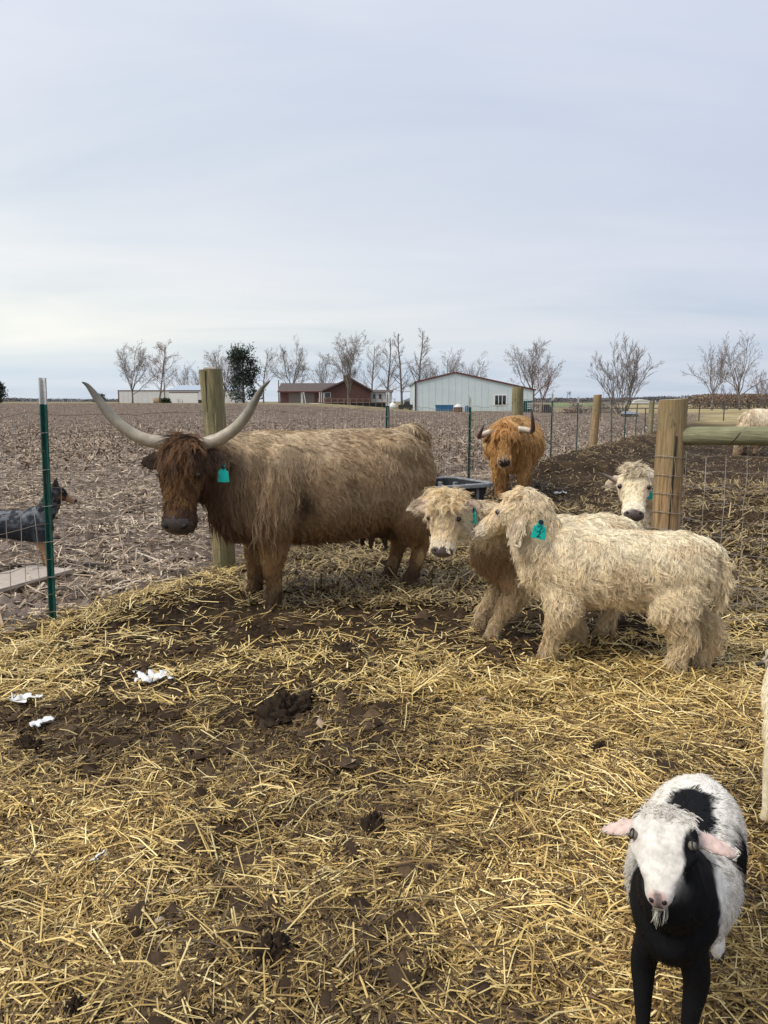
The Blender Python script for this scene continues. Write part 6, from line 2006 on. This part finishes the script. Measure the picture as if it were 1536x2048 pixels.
T = [('vase', 265, 681, 808, 108, 150, 'broad bare tree standing left of the long white shed', None, 1.0),
     ('leader', 317, 686, 808, 66, 146, 'bare russet twigged tree next to the broad tree on the left', m_twig2, 1.0),
     ('vase', 366, 722, 806, 70, 230, 'small bare tree rising behind the white shed roof', None, .8),
     ('vase', 402, 728, 806, 60, 235, 'low bare tree behind the white shed near the corner post', None, .8),
     ('vase', 447, 682, 806, 92, 175, 'bare tree just behind the greenish corner post', None, 1.0),
     ('leader', 527, 698, 806, 62, 170, 'narrow bare tree right of the dark cedar', None, .9),
     ('vase', 583, 684, 806, 96, 172, 'wide bare tree behind the garage end of the brick house', None, 1.0),
     ('vase', 697, 660, 812, 118, 131, 'tall bare tree with its trunk in front of the brick house', None, 1.1),
     ('leader', 776, 672, 814, 52, 150, 'slim bare tree at the right end of the brick house', None, .9),
     ('leader', 804, 665, 814, 50, 152, 'tall slim bare tree above the dark pickup', None, .9),
     ('leader', 840, 660, 814, 58, 165, 'tallest slim bare tree rising behind the left barn eave', None, .9),
     ('vase', 898, 690, 818, 100, 160, 'bare tree showing above the peak of the barn', None, .9),
     ('vase', 938, 706, 818, 70, 168, 'shorter bare tree over the right slope of the barn roof', None, .8),
     ('vase', 1060, 670, 818, 118, 140, 'broad bare tree behind the right end of the barn', None, 1.0),
     ('vase', 1082, 716, 822, 64, 132, 'small bare tree at the barn\'s right corner', m_twig2, .8),
     ('multi', 1245, 676, 832, 112, 84, 'many stemmed bare tree standing alone by the lane', None, 1.0),
     ('vase', 1424, 678, 818, 100, 100, 'left one of the two loose bare trees behind the pipe fence', None, .8),
     ('vase', 1480, 667, 818, 110, 104, 'right one of the two loose bare trees behind the pipe fence', None, .8),
     ('multi', 1528, 738, 812, 74, 120, 'bushy bare thicket tree at the right edge of the photo', m_twig2, .8),
     ('multi', 1450, 760, 818, 60, 118, 'low bare shrub tree between the two loose trees', m_twig2, .6),
     ('vase', 650, 704, 808, 80, 190, 'bare tree behind the long roof of the brick house', None, .9),
     ('leader', 742, 688, 812, 54, 160, 'slim bare tree close to the right gable of the house', None, .9),
     ('vase', 470, 716, 806, 64, 210, 'low bare tree half hidden by the dark cedar', None, .8),
     ('vase', 858, 712, 815, 66, 172, 'low bare tree behind the left slope of the barn roof', None, .8),
     ('multi', 362, 795, 808, 18, 160, 'small round bare shrub in front of the white shed', m_twig2, .4),
     ('multi', 1224, 770, 826, 34, 100, 'thin young bare tree left of the many stemmed tree', None, .4)]
for i, (st, px, pt, pb, wpx, Y, lab, tw, dn_) in enumerate(T):
    bare_tree('bare_shrub' if 'shrub in' in lab else 'bare_tree', lab, px, pt, pb, wpx, Y, st, 200 + i, tw, dens=dn_)

def leafy(name, label, cat, px, pt, pb, wpx, Y, seed, cols, n, leaf, cone=.5, parts=True):
    rr = np.random.default_rng(seed)
    b0 = at(px, pb, Y); H_ = at(px, pt, Y).z - b0.z; r0 = wpx * mpp(Y) / 2
    root = thing(name, label, cat, (b0.x, Y, b0.z - .1))
    if parts:
        part(lambda m: m.tube([(0, 0, 0), (.05, 0, H_ * .5), (0, 0, H_ * .85)], [H_ * .025, H_ * .018, H_ * .008], 6), 'trunk', m_bark, root)
    nb = 46
    u = rr.random(nb) ** .8
    a_ = rr.random(nb) * 6.283
    w_ = r0 * (1 - cone * u) * (.45 + .5 * rr.random(nb))
    cen = np.stack([w_ * np.cos(a_), w_ * np.sin(a_), H_ * (.08 + .86 * u)], 1)
    k = rr.integers(0, nb, n)
    p = cen[k] + rr.normal(0, 1, (n, 3)) * v3(r0 * .16, r0 * .16, H_ * .045)
    d1 = unit(rr.normal(0, 1, (n, 3)) + v3(0, 0, .4)); d2 = unit(np.cross(d1, rr.normal(0, 1, (n, 3))))
    V = np.stack([p, p + d1 * leaf + d2 * leaf * .3, p + d1 * leaf * 1.6, p + d1 * leaf - d2 * leaf * .3], 1)
    Fq = (np.arange(n) * 4)[:, None] + np.arange(4)[None]
    me = new_mesh('crown', V.reshape(-1, 3), Fq)
    base = np.array(cols)[rr.integers(0, len(cols), nb)][k] * (.75 + .5 * rr.random((n, 1)))
    set_col(me, np.repeat(base, 4, 0))
    link('crown', me, m_cedar, root)
    return root
leafy('cedar_tree', 'dark evergreen tree rising between the bare trees behind the corner post', 'tree', 487, 692, 806, 78, 152, 5, [(.032, .045, .035), (.045, .06, .045), (.028, .036, .03)], 5200, .34, .55)
leafy('cedar_tree', 'dark evergreen cut off by the left edge of the photo', 'tree', -6, 764, 806, 40, 150, 6, [(.03, .042, .033), (.04, .055, .04)], 2600, .30, .5)
leafy('round_bush', 'round green bush in front of the long white shed', 'bush', 333, 796, 809, 19, 150, 7, [(.05, .075, .03), (.04, .06, .028)], 1200, .2, .35)
leafy('round_bush', 'distant round bush left of the broad bare tree', 'bush', 200, 788, 806, 22, 320, 8, [(.09, .085, .075), (.07, .07, .06)], 900, .5, .3, False)

# hay bale, poles, small farm things
o = tagp('hay_bale', 'round tan hay bale beside the green bush', 'hay bale', 316, 808, 150)
part(lambda m: m.tube([(-.7, 0, .65), (.7, 0, .65)], .68, 14), 'roll', simple('old_hay', (.36, .25, .14), (.25, .17, .09), scale=9, rough=.9), o)
part(lambda m: (m.tube([(-.3, 0, .65), (-.27, 0, .65)], .69, 14, False), m.tube([(.3, 0, .65), (.33, 0, .65)], .69, 14, False)), 'twine', m_offw, o)
o = tagp('oil_drum', 'black box shaped bin by the white shed near the post', 'bin', 401, 808, 165)
part(lambda m: m.box(-.5, .5, 0, .8, .1, .95), 'tub', m_dark, o, bevel=.03)
part(lambda m: m.box(-.55, .55, -.05, .85, .951, 1.02), 'lid', m_dark, o)
for px, pt, Y, lab in ((330, 733, 168, 'utility pole standing in front of the long white shed'), (640, 722, 175, 'thin pale pole above the roof of the brick house'), (558, 760, 145, 'short utility pole at the garage corner')):
    b0 = at(px, 808, Y); h_ = at(px, pt, Y).z - b0.z
    o = thing('utility_pole', lab, 'pole', (b0.x, Y, b0.z - .2))
    part(lambda m: m.tube([(0, 0, 0), (0, 0, h_ + .2)], [.15, .10], 7), 'shaft', m_bark if px != 640 else m_greyroof, o)
    if px == 330:
        part(lambda m: m.box(-1.0, 1.0, -.06, .06, h_ - .6, h_ - .45), 'crossarm', m_bark, o)
# posts and panels of the paddock at the far left
for k, px in enumerate((62, 120, 143)):
    b0 = at(px, 807, 210)
    o = thing('paddock_panel', ('pale pipe panel at the far left of the paddock', 'middle pale pipe panel of the far paddock', 'right hand pale pipe panel of the far paddock')[k], 'fence panel', (b0.x, 210, b0.z - .2), 0, 'pipe panels of the far paddock')
    for z_ in (.4, .9, 1.5):
        part(lambda m: m.tube([(-2.2, 0, z_), (2.2, 0, z_)], .05, 4), 'rail', m_greyroof, o)
    for x_ in (-2.2, 0, 2.2):
        part(lambda m: m.tube([(x_, 0, 0), (x_, 0, 1.7)], .06, 4), 'upright', m_greyroof, o)

# water tower and a white farm building on the horizon
c0 = at(1137, 803, 1500)
o = thing('water_tower', 'tiny pale water tower far away on the horizon', 'water tower', (c0.x, 1500, 0))
ht = at(1137, 782, 1500).z
part(lambda m: m.lathe([(.6, ht - 7), (4.0, ht - 6), (4.2, ht - 1.5), (2.2, ht)], 12), 'tank', m_greyroof, o)
for k in range(4):
    a_ = k * 1.571 + .7
    part(lambda m: m.tube([(4.4 * math.cos(a_), 4.4 * math.sin(a_), 0), (3.4 * math.cos(a_), 3.4 * math.sin(a_), ht - 5.5)], .5, 4), 'leg', m_greyroof, o)
c0 = at(1283, 807, 620)
o = thing('far_farm_building', 'small white farm building far off under the tree line', 'building', (c0.x - 6, 620, 0))
part(lambda m: m.box(0, 13, 0, 8, -.5, 2.2), 'wall', m_white, o)
part(lambda m: m.prism([(-.5, 2.201), (6.5, 3.2), (13.5, 2.201)], -.5, 8.5), 'roof', m_white, o)

# far woods that read as one band
def woods(name, px0, px1, Y, hlo, hhi, n, cols, seed, leaf):
    rr = np.random.default_rng(seed)
    x0, x1 = at(px0, 800, Y).x, at(px1, 800, Y).x
    u = rr.random(n)
    x = x0 + (x1 - x0) * u
    prof = fbm(np.stack([x * .012, 0 * x, 0 * x], 1), 1, 3, seed)
    prof2 = fbm(np.stack([x * .09, 0 * x, 0 * x], 1), 1, 3, seed + 5)
    hh = hlo + (hhi - hlo) * np.clip(prof * 1.2 - .1 + (prof2 - .5) * .5, 0, 1)
    hh *= smooth(0, .03, u) * smooth(1, .97, u) * .85 + .15
    y = Y + rr.random(n) * Y * .05
    z = hh * rr.random(n) ** .7
    p = np.stack([x, y, z], 1)
    d1 = unit(rr.normal(0, 1, (n, 3)) + v3(0, 0, .5)); d2 = unit(np.cross(d1, rr.normal(0, 1, (n, 3))))
    V = np.stack([p, p + d1 * leaf + d2 * leaf * .4, p + d1 * leaf * 1.5, p + d1 * leaf - d2 * leaf * .4], 1)
    me = new_mesh(name, V.reshape(-1, 3), (np.arange(n) * 4)[:, None] + np.arange(4)[None])
    set_col(me, np.repeat(np.array(cols)[rr.integers(0, len(cols), n)] * (.8 + .4 * rr.random((n, 1))), 4, 0))
    return tag(link(name, me, m_cedar), kind='stuff')
GREY = [(.155, .15, .155), (.13, .128, .135), (.18, .165, .165)]
woods('far_woods', 1085, 1420, 900, 2.5, 8.5, 9000, GREY, 301, 1.5)
woods('far_woods', 1380, 1680, 420, 2.0, 6.0, 6000, [(.17, .145, .13), (.14, .12, .11)], 302, .8)
woods('far_woods', -260, 240, 900, 2.5, 6.0, 8000, GREY, 303, 1.5)
woods('far_woods', 940, 1110, 1000, 3.0, 7.0, 2500, GREY, 304, 1.6)
woods('brushwood', 1405, 1620, 150, .6, 3.6, 7000, [(.21, .15, .115), (.17, .125, .10), (.25, .185, .135)], 305, .30)
woods('weedy_margin', 60, 560, 150, .12, .75, 9000, [(.26, .21, .13), (.20, .16, .10), (.31, .26, .17)], 306, .16)

# ------------------------------------------------------------------ litter on the ground
m_paper = simple('wet_white_paper', (0.74, 0.74, 0.73), (0.64, 0.64, 0.63), scale=20, rough=0.6)
def paper(label, px, py, wpx, hpx, rot, seed):
    rr = np.random.default_rng(seed)
    c = on_ground(px, py)
    w_ = wpx / F_PX * math.hypot(c.y, EYE) / 1.0; d_ = w_ * hpx
    n, m = 15, 9
    u, v = np.meshgrid(np.linspace(-1, 1, n), np.linspace(-1, 1, m))
    x_ = u.ravel() * w_ / 2; y_ = v.ravel() * d_ / 2
    p = np.stack([x_ + seed, y_, 0 * x_], 1)
    z_ = .012 + (fbm(p, 30, 3, seed) - .3) * .035 * (w_ / .1)
    ed = np.maximum(np.abs(u.ravel()), np.abs(v.ravel()))
    x_ = x_ + (fbm(p, 22, 3, seed + 3) - .5) * w_ * .35; y_ = y_ + (fbm(p, 25, 3, seed + 7) - .5) * d_ * .7
    mask = fbm(p, 26, 2, seed + 11)
    fs = []
    for j in range(m - 1):
        for i in range(n - 1):
            q = (j * n + i, j * n + i + 1, (j + 1) * n + i + 1, (j + 1) * n + i)
            if ed[list(q)].max() > .72 and mask[list(q)].mean() < .50:
                continue
            if mask[list(q)].mean() < .33:
                continue
            fs.append(q)
    z0_ = lay1(c.x, c.y) + .012
    me = new_mesh('torn_paper', np.stack([x_, y_, z_], 1), fs, True)
    o = link('torn_paper', me, m_paper)
    o.location = (c.x, c.y, z0_); o.rotation_euler = (0, 0, R(rot))
    s_ = o.modifiers.new('thick', 'SOLIDIFY'); s_.thickness = .0012
    return tag(o, label, 'paper scrap', 'torn white paper scraps')
paper('large torn piece of white paper in the mud before the brown cow', 310, 1360, 74, .75, 25, 11)
paper('flat torn white scrap near the left edge of the photo', 50, 1406, 62, .45, 10, 12)
paper('crumpled white scrap just below the flat scrap on the left', 84, 1452, 46, .6, 35, 13)
paper('small white scrap sticking up from straw in the lower left', 206, 1720, 40, .8, 60, 14)
paper('white scrap lying in the mud between the calves and the hay heap', 1118, 990, 26, .5, 10, 16)

m_leaf = simple('dry_leaf', (0.40, 0.30, 0.20), (0.30, 0.21, 0.13), scale=40, rough=0.8)
for k, (px, py, s_, rt) in enumerate(((285, 1706, .042, 20), (700, 1538, .035, 80), (965, 1412, .034, 140), (640, 1466, .03, 200), (350, 1790, .03, 30))):
    c = on_ground(px, py)
    out = [(0, -1), (.35, -.55), (.62, -.1), (.42, .35), (.2, .7), (0, 1.05), (-.22, .65), (-.5, .3), (-.55, -.15), (-.3, -.6)]
    V = [(x_ * s_, y_ * s_, .010 + .25 * s_ * (x_ * x_ * 1.6 + .3 * y_ * y_)) for x_, y_ in out] + [(0, 0, .006)]
    o = MB().add(V, [(i, (i + 1) % 10, 10) for i in range(10)]).build('dry_leaf', m_leaf, None, True)
    o.location = (c.x, c.y, lay1(c.x, c.y) + .015); o.rotation_euler = (R(-25), 0, R(rt))
    so = o.modifiers.new('thick', 'SOLIDIFY'); so.thickness = .001
    tag(o, ('pale dry leaf beside the small white scrap in the lower left', 'dry leaf on the straw straight in front of the photographer', 'dry leaf in the straw below the side on calf', 'small dry leaf below the large dung heap', 'small dry leaf near the pale pebbles')[k], 'leaf', 'dry leaves in the straw')

m_dung = simple('wet_dung', (0.040, 0.026, 0.015), (0.017, 0.011, 0.007), scale=26, rough=0.8, spec=0.12, bump_d=0.012)
def dung(label, px, py, wpx, hgt, seed, asp=.75):
    hgt *= .95
    c = on_ground(px, py)
    w_ = wpx / F_PX * math.hypot(c.y, EYE) / 2
    vs, fs = [], []
    n, m = 48, 20
    for i in range(m + 1):
        th = math.pi / 2 * i / m
        for k in range(n):
            ph_ = 6.2832 * k / n
            vs.append((math.sin(th) * math.cos(ph_), math.sin(th) * math.sin(ph_), math.cos(th)))
    V = np.array(vs)
    q = V * v3(1, 1, 1.2) + seed * 3.1
    k1 = fbm(q, 2.2, 3, seed); k2 = fbm(q, 7, 3, seed + 3)
    r_ = .62 + .75 * k1
    P_ = V * r_[:, None] * v3(w_, w_ * asp, hgt) + (k2 - .5)[:, None] * V * v3(w_ * .5, w_ * .5, hgt * 1.1) + (fbm(q, 19, 2, seed + 9) - .5)[:, None] * V * v3(w_ * .2, w_ * .2, hgt * .6)
    P_[:, 2] -= .012
    for i in range(m):
        for k in range(n):
            fs.append((i * n + k, (i + 1) * n + k, (i + 1) * n + (k + 1) % n, i * n + (k + 1) % n))
    o = link('dung_heap', new_mesh('dung_heap', P_, fs, True), m_dung)
    o.location = (c.x, c.y, lay1(c.x, c.y) - .005); o.rotation_euler = (0, 0, seed)
    return tag(o, label, 'dung', 'dark dung heaps in the straw')
dung('largest dark dung heap in the middle of the straw', 570, 1422, 150, .10, 1, .6)
dung('round dung heap in the straw left of the black and white goat', 745, 1660, 70, .06, 2)
dung('dung lump in the straw left of the round heap', 225, 1582, 44, .05, 3)
dung('wide dark dung patch at the bottom middle of the photo', 545, 1912, 92, .05, 4, .6)
dung('dark wet dung clump at the bottom left corner', 150, 2024, 56, .055, 5)
dung('flat oval dung cake beside the goat\'s dark chest', 1030, 1835, 48, .03, 6, .6)
dung('dung lump below the side on calf\'s front hooves', 1195, 1500, 44, .04, 7)
dung('small dung lump on the straw below the calf that faces the camera', 905, 1552, 36, .03, 8)
dung('dark clump in the mud below the brown cow\'s belly', 690, 1312, 70, .05, 9)
dung('flattened clump above the large torn paper', 345, 1335, 60, .04, 10)
dung('dung lump in the left straw under the crumpled scrap', 55, 1500, 60, .05, 12)
dung('low dung patch between the large heap and the round heap', 640, 1500, 40, .03, 13)
m_peb = simple('pale_clay_pebble', (0.42, 0.36, 0.29), (0.30, 0.245, 0.185), scale=60, rough=0.85, bump_d=0.003)
for k, (px, py, r_) in enumerate(((237, 1830, .011), (318, 1836, .013), (336, 1843, .011), (361, 1824, .010), (432, 1884, .010), (282, 1922, .015), (250, 1850, .008), (300, 1850, .008))):
    c = on_ground(px, py)
    o = sphere_bm((0, 0, 0), r_, 10, (1.25, 1, .8)).build('pebble', m_peb, None, True)
    for v_ in o.data.vertices:
        v_.co *= 1 + .35 * (mnoise.noise(v_.co * 70 + Vector((k, 0, 0))))
    o.location = (c.x, c.y, lay1(c.x, c.y) + r_ * .55)
    tag(o, 'small pale clay pebble in the mud at the lower left', 'pebble', 'pale pebbles in the mud')
c = on_ground(237, 1096)
o = sphere_bm((0, 0, 0), .05, 12, (1.3, .9, .6)).build('stone', simple('pinkish_stone', (.36, .27, .23), (.25, .18, .15), scale=30, rough=.8, bump_d=.004), None, True)
o.location = (c.x, c.y, lay1(c.x, c.y) + .02)
tag(o, 'single pinkish stone on the bare mud outside the wire fence', 'stone')
for px, py, L_, rt, lab in ((175, 1134, .34, 12, 'dark flat stick on the mud beside the board'), (128, 1186, .22, 4, 'short dark stick in front of the board near the steel post')):
    c = on_ground(px, py)
    o = MB().tube([(-L_ / 2, 0, .02), (0, .01, .028), (L_ / 2, 0, .018)], [.012, .018, .010], 6).build('stick', m_bark, None)
    o.location = (c.x, c.y, lay1(c.x, c.y) + .005); o.rotation_euler = (0, 0, R(rt))
    tag(o, lab, 'stick', 'dark sticks on the mud')
